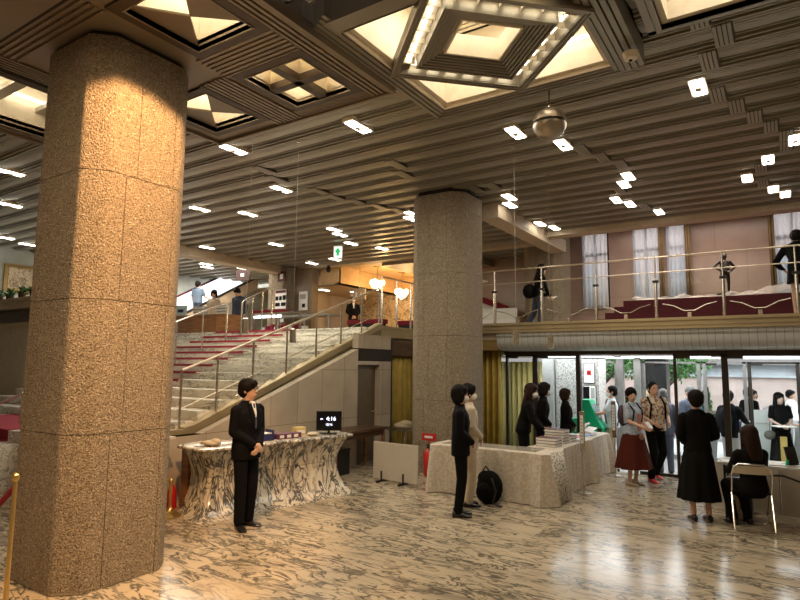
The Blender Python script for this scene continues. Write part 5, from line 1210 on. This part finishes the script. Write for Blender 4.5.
def person(label, x, y, deg, h=1.70, top=('jacket', None), bottom='trousers', skin=None, hair='short', hairm=None, pose=None, lean=0., yaw=0., nod=0., z=0., sleeves='long', mask=False, tie=False, vox=.012, female=False, seated=False, shoem=None, botm=None, skirt_z=.35, name='person', group=None, hat=None, shirt=False, glasses=False, slim=1., skirt_w=.26, drop=0.):
    """deg: where the figure faces in the picture: 0 = right, -90 = towards the camera, 90 = away"""
    skin = skin or M_skin; hairm = hairm or M_hair; topm = top[1]; botm = botm or topm; shoem = shoem or M_shoe
    rz = math.radians(33.3+deg-90); t = thing(name, label, 'person', (x, y, z), rz, group); t.scale = (h/1.7,)*3
    SW = .165 if female else .185; SW *= slim; BW = (.92 if female else 1.)*slim
    J_ = dict(sl=(-SW, 0, 1.375), sr=(SW, 0, 1.375), el=(-SW-.05, -.03, 1.09), er=(SW+.05, -.03, 1.09), wl=(-SW-.03, .06, .85), wr=(SW+.03, .06, .85), hl=(-.09, 0, .88), hr=(.09, 0, .88), kl=(-.095, .02, .48), kr=(.095, .02, .48), al=(-.095, -.03, .085), ar=(.095, -.03, .085), fl=None, fr=None)
    if pose: J_.update(pose)
    J_ = {k: (Vector(v) if v is not None else None) for k, v in J_.items()}
    def T(p):
        a = lean*sstep(.86, 1.12, p.z)
        q = Matrix.Rotation(-a, 3, 'X')@(p-Vector((0, 0, .95)))+Vector((0, 0, .95)); q.z -= drop; return q
    HC = Vector((0, .0, 1.47)); HR = (Euler((nod, 0, yaw)).to_matrix())
    HS = 1.09
    def TH(p): return T(HR@((p-HC)*HS)+HC-Vector((0, .004, .028)))
    vz = vox
    # body
    b = MB(); tor = MB()
    eloft(tor, [(.80, .10*BW, .08, 0), (.86, .145*BW, .10, 0), (.96, .155*BW, .10, 0), (1.08, .132*BW, .088, .0), (1.20, .15*BW, .098, .01), (1.32, .155*BW, .090, .0), (1.38, .115*BW, .06, -.005), (1.43, .055, .052, 0)])
    b.v += [T(Vector(v)) for v in tor.v]; b.f += tor.f
    nk = MB(); cap(nk, (0, -.005, 1.40), (0, .01, 1.52), .056 if not female else .048, .054 if not female else .046, 12)
    hd = MB(); hd.ell((0, .0, 1.60), (.073, .092, .098), None, 20, 14); hd.ell((0, .028, 1.545), (.055, .062, .072), None, 18, 12); hd.ell((0, .055, 1.515), (.03, .03, .028))
    hd.loft([[(-.010, .080, 1.60), (.010, .080, 1.60), (.006, .07, 1.60), (-.006, .07, 1.60)], [(-.016, .088, 1.562), (.016, .088, 1.562), (.016, .06, 1.56), (-.016, .06, 1.56)]]); hd.ell((0, .098, 1.567), (.012, .013, .011))
    hd.ell((0, .085, 1.53), (.022, .012, .009))
    for s in (-1, 1): hd.ell((s*.073, -.002, 1.578), (.010, .017, .028), Euler((0, 0, s*.3)).to_matrix())
    n0 = len(b.v); b.f += [tuple(i+n0 for i in f) for f in nk.f]; b.v += [T(Vector(v)) for v in nk.v]
    n0 = len(b.v); b.f += [tuple(i+n0 for i in f) for f in hd.f]; b.v += [TH(Vector(v)) for v in hd.v]
    ar = MB()
    hands = {}
    for s, k in ((-1, 'l'), (1, 'r')):
        S, E, W = (J_['s'+k], J_['e'+k], J_['w'+k]); cap(ar, S+Vector((-s*.03, 0, -.045)), E, .040, .036); cap(ar, E, W, .036, .024)
    n0 = len(b.v); b.f += [tuple(i+n0 for i in f) for f in ar.f]; b.v += [T(Vector(v)) for v in ar.v]
    for s, k in ((-1, 'l'), (1, 'r')):
        E = T(J_['e'+k]); W = T(J_['w'+k]); d = (W-E).normalized(); hd_ = J_.get('hd'+k); d2 = hd_.normalized() if hd_ is not None else d
        hn = J_.get('hn'+k) or Vector((-s, 0.25, 0)); hand(b, W+d*.01, d2, hn, J_.get('th'+k).x if J_.get('th'+k) is not None else (-1 if s < 0 else 1)*1., .35)
    for k in 'lr':
        Hp, K, A = J_['h'+k].copy(), J_['k'+k], J_['a'+k]
        if drop: Hp.z -= 0
        lg = b; cap(lg, Hp-Vector((0, 0, drop)), K, .075, .05, 12); cap(lg, K, A, .052, .034, 12)
        cap(lg, A, A+Vector((0, .02, -.03)), .034, .03, 10)
    remesh(b, 'body', skin, t, vz*.75 if vz < .013 else vz*.85, None, 2)
    # face
    f = MB()
    if not mask or True:
        for s in (-1, 1):
            e = MB().ell((s*.029, .084, 1.602), (.011, .006, .006)); e.v = [TH(Vector(v)) for v in e.v]; e.build('eye', M_eye, t, world=False)
            e = MB().cbox((s*.030, .087, 1.622), (.030, .008, .006), 0, 0, s*-.12); e.v = [TH(Vector(v)) for v in e.v]; e.build('eyebrow', hairm, t, world=False)
    if mask:
        e = MB().ell((0, .052, 1.543), (.062, .058, .050), None, 18, 12); e.v = [TH(Vector(v)) for v in e.v]; e.build('face_mask', M_mask, t, world=False)
        e = MB().tube([(-.072, 0, 1.575), (-.060, .05, 1.56)], .002, 6).tube([(.072, 0, 1.575), (.060, .05, 1.56)], .002, 6); e.v = [TH(Vector(v)) for v in e.v]; e.build('mask_strap', M_mask, t, world=False)
    else:
        e = MB().ell((0, .094, 1.530), (.020, .006, .0055)); e.v = [TH(Vector(v)) for v in e.v]; e.build('mouth', M_lip, t, world=False)
    if glasses:
        e = MB()
        for s in (-1, 1): e.tube([(s*.033+.022*math.cos(q), .098, 1.602+.016*math.sin(q)) for q in [2*PI*k/12 for k in range(13)]], .002, 5); e.tube([(s*.055, .097, 1.605), (s*.075, .0, 1.60)], .002, 5)
        e.v = [TH(Vector(v)) for v in e.v]; e.build('glasses', M_black, t, world=False)
    # hair
    hm = MB()
    if hair in ('short', 'crop', 'bob', 'long', 'pony', 'wavy', 'bun'):
        g = .006 if hair == 'crop' else .018
        hm.ell((0, -.014, 1.625), (.076+g, .090+g*.8, .080+g), None, 22, 14); hm.ell((0, -.035, 1.585), (.073+g*.7, .068+g, .085+g*.2), None, 18, 12)
        if hair != 'crop':
            hm.ell((0, .045, 1.668), (.065, .048, .034)); hm.ell((-.03, .065, 1.655), (.035, .03, .025)); hm.ell((.035, .06, 1.657), (.035, .03, .026))
        for s in (-1, 1): hm.ell((s*.074, .02, 1.60), (.010, .022, .035))
    if hair == 'bob':
        hm.ell((0, -.03, 1.545), (.092, .075, .085), None, 18, 12)
        for s in (-1, 1): hm.ell((s*.080, .012, 1.565), (.020, .045, .075))
    if hair in ('long', 'wavy'):
        eloft(hm, [(1.30, .06, .025, -.095), (1.36, .085, .035, -.085), (1.45, .095, .05, -.06), (1.56, .098, .07, -.03), (1.64, .09, .075, -.015)])
        for s in (-1, 1): cap(hm, (s*.078, .01, 1.62), (s*.082, .03, 1.36), .022, .018)
    if hair == 'pony': cap(hm, (0, -.10, 1.62), (0, -.13, 1.40), .035, .02); hm.ell((0, -.10, 1.61), (.04, .04, .04))
    if hair == 'bun': hm.ell((0, -.11, 1.60), (.045, .04, .045))
    remesh(hm, 'hair', hairm, t, .011, TH, 1)
    # top
    tp = MB(); nz = len(tp.v)
    hem = .78 if top[0] == 'jacket' else .86
    if top[0] == 'long': hem = .72
    c = MB(); fl = .02 if top[0] != 'loose' else .035
    waist = -.012 if female else .004
    rows = [(hem, .155*BW+fl, .105+fl, 0), (.92, .158*BW+fl, .105+fl, 0), (1.07, .142*BW+fl+waist, .095+fl*.9, 0), (1.20, .155*BW+fl, .104+fl*.8, .008), (1.31, .172*BW+fl*.6, .100+fl*.5, 0), (1.375, .155*BW, .080, -.008), (1.415, .108*BW, .070, -.010), (1.45, .064, .064, -.006)]
    eloft(c, rows, 22); tp.v += [T(Vector(v)) for v in c.v]; tp.f += c.f
    s_ = MB()
    for k in 'lr':
        S, E, W = J_['s'+k], J_['e'+k], J_['w'+k]; sg_ = -1 if k == 'l' else 1
        s_.ell(S+Vector((-sg_*.022, 0, -.02)), (.058, .058, .052)); cap(s_, S+Vector((-sg_*.006, 0, -.03)), E, .060, .058, 12)
        if sleeves == 'long': cap(s_, E, W-(W-E)*.06, .058, .045, 12)
        elif sleeves == 'short': pass
    if sleeves == 'short':
        s_ = MB()
        for k in 'lr': S, E = J_['s'+k], J_['e'+k]; s_.ell(S, (.066, .064, .058)); cap(s_, S, S+(E-S)*.72, .062, .060, 12)
    n0 = len(tp.v); tp.f += [tuple(i+n0 for i in f_) for f_ in s_.f]; tp.v += [T(Vector(v)) for v in s_.v]
    remesh(tp, 'jacket' if top[0] == 'jacket' else ('blouse' if female else 'shirt'), topm, t, vz, None, 3)
    if shirt:
        e = MB(); e.loft([[(-.010, .100, 1.14), (.010, .100, 1.14), (.010, .09, 1.14), (-.010, .09, 1.14)], [(-.016, .106, 1.30), (.016, .106, 1.30), (.016, .09, 1.30), (-.016, .09, 1.30)], [(-.034, .060, 1.435), (.034, .060, 1.435), (.045, .03, 1.435), (-.045, .03, 1.435)]])
        e.v = [T(Vector(v)) for v in [(v[0], v[1]+.018, v[2]) for v in e.v]]; e.build('shirt_front', M_white, t, world=False)
        e = MB()
        for a in range(10): q0 = 2*PI*a/10; e.ell((.054*math.cos(q0), .004+.052*math.sin(q0), 1.432), (.017, .015, .016))
        remesh(e, 'collar', M_white, t, .009, T, 1)
    if tie:
        e = MB().loft([[(-.012, .134, 1.13), (.012, .134, 1.13), (.012, .120, 1.13), (-.012, .120, 1.13)], [(-.022, .134, 1.20), (.022, .134, 1.20), (.022, .12, 1.20), (-.022, .12, 1.20)], [(-.012, .092, 1.415), (.012, .092, 1.415), (.012, .08, 1.415), (-.012, .08, 1.415)]]); e.v = [T(Vector(v)) for v in e.v]; e.build('necktie', simple('tie_dark', (.05, .06, .10), .6), t, world=False)
        e = MB()
        for s in (-1, 1): e.loft([[(s*.012, .137, 1.13), (s*.02, .137, 1.13), (s*.02, .125, 1.13), (s*.012, .125, 1.13)], [(s*.018, .134, 1.28), (s*.075, .122, 1.29), (s*.075, .105, 1.29), (s*.018, .117, 1.28)], [(s*.036, .084, 1.42), (s*.070, .07, 1.42), (s*.07, .05, 1.42), (s*.045, .06, 1.42)]])
        e.v = [T(Vector(v)) for v in e.v]; e.build('lapel', topm, t, world=False)
    # bottom
    bt_ = MB()
    if bottom == 'trousers':
        c = MB(); eloft(c, [(.80, .12, .085, 0), (.84, .155*BW, .105, 0), (.90, .165*BW, .112, 0), (.97, .16*BW, .108, 0), (1.0, .15*BW, .10, 0)], 20)
        c.v = [(v[0], v[1], v[2]-drop) for v in c.v]; bt_.v += c.v; bt_.f += c.f
        for k in 'lr':
            Hp, K, A = J_['h'+k]-Vector((0, 0, drop)), J_['k'+k], J_['a'+k]; cap(bt_, Hp, K, .092, .070, 14); cap(bt_, K, A+Vector((0, 0, -.005)), .070, .060, 14)
        remesh(bt_, 'trousers', botm, t, vz, None, 3)
    elif bottom == 'skirt':
        n = 48; rings = []
        for q in range(9):
            u = q/8; z_ = 1.0-(1.0-skirt_z)*u; r = .125*BW+(skirt_w-.125)*u**.85+.035*math.sin(min(1, u*4)*PI*.5)*(1-u*.5)
            ring = []
            for k in range(n): a = 2*PI*k/n; w_ = 1+.07*u*math.sin(a*9+1)+.03*u*math.sin(a*5); ring.append((r*w_*math.cos(a), (r*.86 if u > .2 else r*.75)*w_*math.sin(a), z_-drop))
            rings.append(ring)
        MB().loft(rings).build('skirt', botm, t, world=False, ang=60)
    # shoes
    for k in 'lr':
        A = J_['a'+k]; F = J_['f'+k] or Vector((0, 1, 0)); F = F.normalized(); sd = Vector((F.y, -F.x, 0)); e = MB(); rings = []
        for u, wd, ht in ((-.075, .026, .075), (-.05, .036, .085), (0, .038, .085), (.05, .040, .060), (.10, .044, .045), (.15, .038, .035), (.178, .018, .02)):
            c = Vector((A.x, A.y, A.z-.085))+F*u; rings.append([c+sd*(wd*math.cos(a))+Vector((0, 0, ht*.5+ht*.5*math.sin(a))) for a in [2*PI*j/12 for j in range(12)]])
        e.loft(rings).build('shoe', shoem, t, world=False)
    if hat:
        e = MB().lathe((0, -.01, 1.66), [(.092, 0), (.094, .03), (.115, .055), (.10, .075), (.04, .085)], 24); e.v = [TH(Vector(v)) for v in e.v]; e.build('cap', M_white, t, world=False)
        e = MB().ell((0, .085, 1.662), (.065, .045, .008)); e.v = [TH(Vector(v)) for v in e.v]; e.build('cap_peak', M_black, t, world=False)
    return t, T
def addon(t, mb, name, m, T=None, parent=None):
    if T: mb.v = [T(Vector(v)) for v in mb.v]
    return mb.build(name, m, parent or t, world=False)

CL_F = dict(el=(-.225, .0, 1.10), er=(.225, .0, 1.10), wl=(-.05, .15, .93), wr=(.05, .16, .95), hdl=Vector((.75, .25, -.5)), hdr=Vector((-.75, .25, -.5)), hnl=Vector((0, -1, 0)), hnr=Vector((0, -1, .0)))
CL_FW = dict(CL_F, el=(-.205, .0, 1.10), er=(.205, .0, 1.10))
# 1 man in the suit at the counter
person('man in a black suit and tie standing with clasped hands before the marble counter', -5.37, 4.90, -28, 1.71, ('jacket', M_suit), skin=M_skin, slim=1.12, pose=dict(CL_F, fr=Vector((.45, 1, 0)), fl=Vector((-.1, 1, 0)), al=(-.10, -.02, .085), ar=(.10, .02, .085)), yaw=.30, shirt=True, tie=True, glasses=True, vox=.010, hair='short')
# 2 person in black by the middle
person('person in black suit and white mask, standing in the middle facing right, hands clasped', -3.56, 6.86, -8, 1.64, ('jacket', M_suit), slim=1.15, pose=dict(CL_F), mask=True, shirt=False, vox=.010, hair='bob')
person('person in beige suit mostly hidden behind the masked person in black', -3.72, 7.42, 5, 1.64, ('jacket', M_beigec), pose=dict(CL_F), mask=True, vox=.011, hair='short')
# three women behind the tables
t, T = person('woman in black with long hair leaning over the front registration table, leftmost of the three', -3.66, 9.28, -20, 1.63, ('shirt', M_blackc), lean=.26, slim=1.2, pose=dict(el=(-.2, .12, 1.12), er=(.2, .14, 1.12), wl=(-.10, .32, .98), wr=(.12, .36, .98)), hair='long', hairm=M_hairb, mask=True, female=True, nod=.1)
person('woman in black with short hair behind the stacked booklets, middle of the three', -3.62, 10.0, -10, 1.62, ('shirt', M_blackc), slim=1.15, pose=dict(CL_FW), hair='bob', mask=True, female=True, lean=.12)
person('woman in black with short brown hair nearest the terrazzo pier, right of the three', -3.40, 10.7, -5, 1.50, ('shirt', M_blackc), slim=1.15, pose=dict(CL_FW), hair='bob', hairm=M_hairb, mask=True, female=True)
# man at the kiosk
t, T = person('man in pale shirt touching the green kiosk screen, shoulder bag strap across his back', -2.93, 12.1, 165, 1.66, ('loose', M_pale), z=-.12, sleeves='short', pose=dict(wl=(-.12, .42, 1.12), el=(-.24, .18, 1.16)), botm=simple('khaki', (.42, .34, .24), .8), mask=True, hair='crop', vox=.013)
addon(t, MB().tube([(-.15, .12, .95), (-.02, .145, 1.15), (.13, .09, 1.40), (.14, -.03, 1.44), (.10, -.13, 1.35), (-.05, -.15, 1.12), (-.2, -.08, .92)], .014, 6), 'bag_strap', M_black, T)
# woman in rust skirt
t, T = person('woman in striped blue shirt and long rust skirt holding a leaflet', -2.17, 10.28, -55, 1.56, ('loose', M_blue), 'skirt', sleeves='short', botm=M_rust, female=True, hair='bun', pose=dict(el=(-.22, .02, 1.12), er=(.20, .06, 1.12), wl=(-.06, .26, 1.02), wr=(.16, .30, 1.04)), yaw=-.6, skirt_z=.30, skirt_w=.34, shoem=M_beigec)
addon(t, MB().ell((0, -.17, 1.2), (.15, .09, .20)), 'rucksack', simple('plum_bag', (.06, .03, .035), .7), T)
for s in (-1, 1): addon(t, MB().tube([(s*.11, -.12, 1.36), (s*.12, .02, 1.425), (s*.12, .125, 1.3), (s*.14, .10, 1.1), (s*.15, -.08, 1.05)], .014, 6), 'rucksack_strap', M_blackc, T)
addon(t, MB().cbox((.06, .36, 1.07), (.21, .006, .14), .3, .6), 'leaflet', M_paper, T)
addon(t, MB().cbox((.0, .14, 1.1), (.10, .01, .3)), 'undershirt', simple('orange_shirt', (.45, .18, .11), .8), T)
addon(t, MB().ell((.05, .2, .86), (.05, .03, .06)), 'pouch', simple('leather_tan', (.25, .10, .04), .5))
# man in floral shirt
t, T = person('man in patterned short-sleeved shirt and black trousers walking beside the woman in the rust skirt', -1.93, 10.85, -80, 1.66, ('loose', M_floral), sleeves='short', botm=M_blackc, hair='crop', pose=dict(kr=(.10, .10, .50), ar=(.14, .06, .085), kl=(-.10, .06, .48), al=(-.12, -.20, .10), el=(-.24, .02, 1.10), wl=(-.12, .24, 1.00), er=(.24, .0, 1.1), wr=(.16, .22, 1.0)), shoem=simple('red_trainer', (.70, .05, .06), .5), yaw=-.1)
for s in (-1, 1): addon(t, MB().tube([(s*.12, -.12, 1.36), (s*.13, .02, 1.43), (s*.13, .125, 1.3), (s*.15, .10, 1.05)], .018, 6), 'rucksack_strap', M_blackc, T)
addon(t, MB().ell((0, -.18, 1.2), (.14, .09, .20)), 'rucksack', M_blackc, T)
addon(t, MB().ell((.08, .20, .93), (.10, .05, .07)), 'belt_bag', M_blackc, T)
# woman standing at the right, seen from behind
person('woman in long black dress standing with her back to the camera by the desk', -1.00, 8.42, 82, 1.61, ('shirt', M_blackc), 'skirt', female=True, hair='short', pose=dict(el=(-.22, -.01, 1.10), er=(.24, .0, 1.10), wl=(-.10, .20, .98), wr=(.10, .20, 1.0)), skirt_z=.27, skirt_w=.245, vox=.011, slim=1.08)
# seated woman on the folding chair
t, T = person('seated woman in black with long dark hair, back to the camera, on the folding chair', -.40, 8.30, 95, 1.58, ('shirt', M_blackc), 'trousers', female=True, hair='long', hairm=M_hairb, drop=.40, pose=dict(kl=(-.10, .42, .50), kr=(.10, .42, .50), al=(-.10, .30, .085), ar=(.10, .30, .085), el=(-.22, .10, 1.14), er=(.22, .10, 1.14), wl=(-.12, .33, 1.13), wr=(.12, .33, 1.13)), vox=.011, slim=1.1, lean=.08)
# outside and in the lobby
person('grey-haired man in navy suit with his back turned, behind the standing woman in black', -2.02, 12.3, 75, 1.62, ('jacket', M_navy), z=-.12, hair='crop', hairm=M_hairg, vox=.015)
person('man in dark shirt whose head shows just behind the standing woman in black', -1.68, 13.3, 100, 1.66, ('shirt', M_navy), z=-.12, hair='crop', hairm=M_hairg, vox=.016)
person('blonde person half hidden behind the man in the patterned shirt', -2.33, 12.9, -90, 1.60, ('shirt', M_beigec), z=-.12, hair='bob', hairm=simple('blond_hair', (.42, .30, .17), .6), vox=.016, female=True)
t, T = person('person in black jacket with rucksack in the lobby behind the seated woman', -.95, 12.8, 30, 1.60, ('jacket', M_blackc), z=-.12, hair='short', vox=.015, yaw=.2, pose=dict(el=(-.24, -.04, 1.10), er=(.24, .10, 1.12), wr=(.18, .32, 1.05)), botm=M_grey)
addon(t, MB().ell((0, -.18, 1.15), (.16, .10, .22)), 'rucksack', simple('dark_bag', (.012, .012, .014), .85, spec=.05), T)
person('man with dark hair further outside, behind the person with the rucksack', -.80, 16.5, 20, 1.70, ('jacket', M_blackc), z=-.25, hair='short', vox=.018)
t, T = person('woman in black dress outside holding a white tray, grey shoulder bag at her side', -.17, 14.85, -95, 1.62, ('loose', M_blackc), 'skirt', z=-.22, female=True, sleeves='short', skin=M_skin2, hair='long', pose=dict(el=(-.22, .02, 1.10), er=(.22, .02, 1.10), wl=(-.02, .27, 1.03), wr=(.14, .30, 1.0)), skirt_z=.2, skirt_w=.24, vox=.014, yaw=.1)
addon(t, MB().cbox((.12, .36, 1.0), (.40, .26, .02)), 'tray', M_paper, T); addon(t, MB().ell((.26, .05, .78), (.13, .06, .10)), 'shoulder_bag', M_bag, T); addon(t, MB().tube([(.26, .05, .88), (.22, .0, 1.15), (.17, .0, 1.42)], .008, 6), 'bag_strap', M_bag, T)
person('man in pale blue shirt at the right edge looking down at the tray', .36, 15.0, 175, 1.64, ('loose', M_pale), z=-.22, sleeves='short', hair='short', nod=-.35, botm=M_navy, pose=dict(wl=(-.1, .3, 1.0), el=(-.23, .05, 1.12)), vox=.015)
person('small distant person outside in front of the car, holding something white', -.75, 17.4, -80, 1.62, z=-.25, top=('shirt', simple('peach_top', (.55, .42, .38), .8)), hair='bob', hairm=M_hairb, female=True, vox=.02, botm=M_white)
person('distant person in the street behind the outdoor table', .05, 18.8, -60, 1.60, z=-.25, top=('shirt', M_white), hair='short', vox=.022, botm=M_grey)
# balcony
t, T = person('woman in black with black shoulder bag walking on the balcony past the granite pillar', -4.85, 13.35, 10, 1.62, ('shirt', M_blackc), female=True, hair='long', z=2.72, botm=simple('denim', (.03, .04, .07), .8), lean=.15, nod=-.1, pose=dict(el=(-.2, .05, 1.1), er=(.2, .08, 1.1), wl=(-.1, .28, .92), wr=(.12, .26, .88), kl=(-.09, -.08, .47), al=(-.09, -.30, .12)), vox=.014, skin=M_skin2)
addon(t, MB().ell((-.1, -.20, 1.0), (.14, .17, .17)), 'shoulder_bag', M_blackc, T); addon(t, MB().tube([(-.1, -.2, 1.15), (-.12, -.04, 1.42), (-.05, .12, 1.2)], .012, 6), 'bag_strap', M_blackc, T)
addon(t, MB().cbox((.02, .36, .86), (.2, .16, .02), .3, .3), 'papers', M_paper, T)
person('person in black leaning over the balcony rail at the right edge, face turned away', .27, 11.5, 60, 1.62, ('jacket', M_blackc), 'skirt', female=True, hair='short', z=2.70, lean=.55, pose=dict(el=(-.34, .12, 1.12), wl=(-.2, .34, 1.0), er=(.25, .15, 1.1), wr=(.1, .36, 1.0)), vox=.014, skirt_z=.62, skirt_w=.17, slim=1.15)
# officer and others upstairs
person('officer in black uniform with white cap and mask standing by the marble wall upstairs', -13.1, 16.8, -75, 1.72, ('jacket', M_blackc), z=2.70, mask=True, hat=True, shirt=True, pose=dict(CL_F), vox=.018, hair='crop')
t, T = person('man in blue patterned shirt riding up the escalator, seen from behind', -17.5, 13.4, 70, 1.62, ('loose', simple('escalator_shirt', (.12, .17, .24), .8)), sleeves='short', hair='short', z=3.22, botm=M_navy, vox=.018, pose=dict(er=(.26, .1, 1.1), wr=(.3, .3, 1.05)))
person('clerk in white blouse and dark vest behind the left terminal on the brown desk', -14.55, 11.75, -90, 1.60, ('shirt', M_beigec), female=True, hair='bob', z=2.70, drop=.16, vox=.02, nod=-.3)
person('clerk in dark clothes bending over the right terminal of the brown desk', -13.55, 11.9, -110, 1.60, ('shirt', M_navy), hair='short', z=2.70, drop=.14, vox=.02, lean=.25, nod=-.3)

# bronze statue on the platform
st_t = thing('bronze_statue', 'small dark bronze statue of a standing figure with hands on hips', 'statue', (-.95, 13.5, 3.40), math.radians(33.3-90-90))
b = MB(); k_ = .49
def sv(*p): return Vector((p[0]*k_, p[1]*k_, p[2]*k_))
q = MB(); eloft(q, [(.82, .15, .11, 0), (.95, .19, .15, 0), (1.1, .18, .16, .02), (1.25, .20, .14, .0), (1.36, .21, .11, 0), (1.42, .07, .06, 0)]); b.v += [tuple(Vector(v)*k_) for v in q.v]; b.f += q.f
b.ell(sv(0, .01, 1.60), (.10*k_, .11*k_, .13*k_)); b.ell(sv(0, .04, 1.55), (.07*k_, .08*k_, .08*k_)); b.ell(sv(0, .12, 1.59), (.015*k_, .02*k_, .02*k_)); cap(b, sv(0, 0, 1.38), sv(0, 0, 1.5), .06*k_, .06*k_)
for s in (-1, 1):
    cap(b, sv(s*.21, 0, 1.36), sv(s*.44, -.05, 1.14), .065*k_, .055*k_); cap(b, sv(s*.44, -.05, 1.14), sv(s*.22, .08, .98), .055*k_, .04*k_); hand(b, sv(s*.22, .08, .98), (-s*.6, .5, -.1), (0, .3, -1), s, .4)
    cap(b, sv(s*.10, 0, .90), sv(s*.12, .02, .48), .095*k_, .065*k_); cap(b, sv(s*.12, .02, .48), sv(s*.13, -.02, .08), .065*k_, .045*k_); b.ell(sv(s*.13, .05, .04), (.045*k_, .12*k_, .04*k_))
remesh(b, 'figure', M_bronze, st_t, .009, None, 2)
MB().box(-.13, .13, -.10, .10, -.12, .02).build('plinth', M_bronze, st_t, world=False, smooth=False)

for ch, pa in (('clamp', 'post'), ('lamp_cap', 'diffuser'), ('screen', 'casing'), ('door_handle', 'door_leaf'), ('sign_writing', 'sign_plate'), ('print', 'sheet'), ('mask_strap', 'face_mask'), ('rucksack_strap', 'rucksack'), ('character', 'sign_sheet'), ('digits', 'casing'), ('fin', 'outer_frame'), ('push_bar', 'door_frame'), ('door_closer', 'door_frame'), ('cap_peak', 'cap')):
    nest(ch, pa)
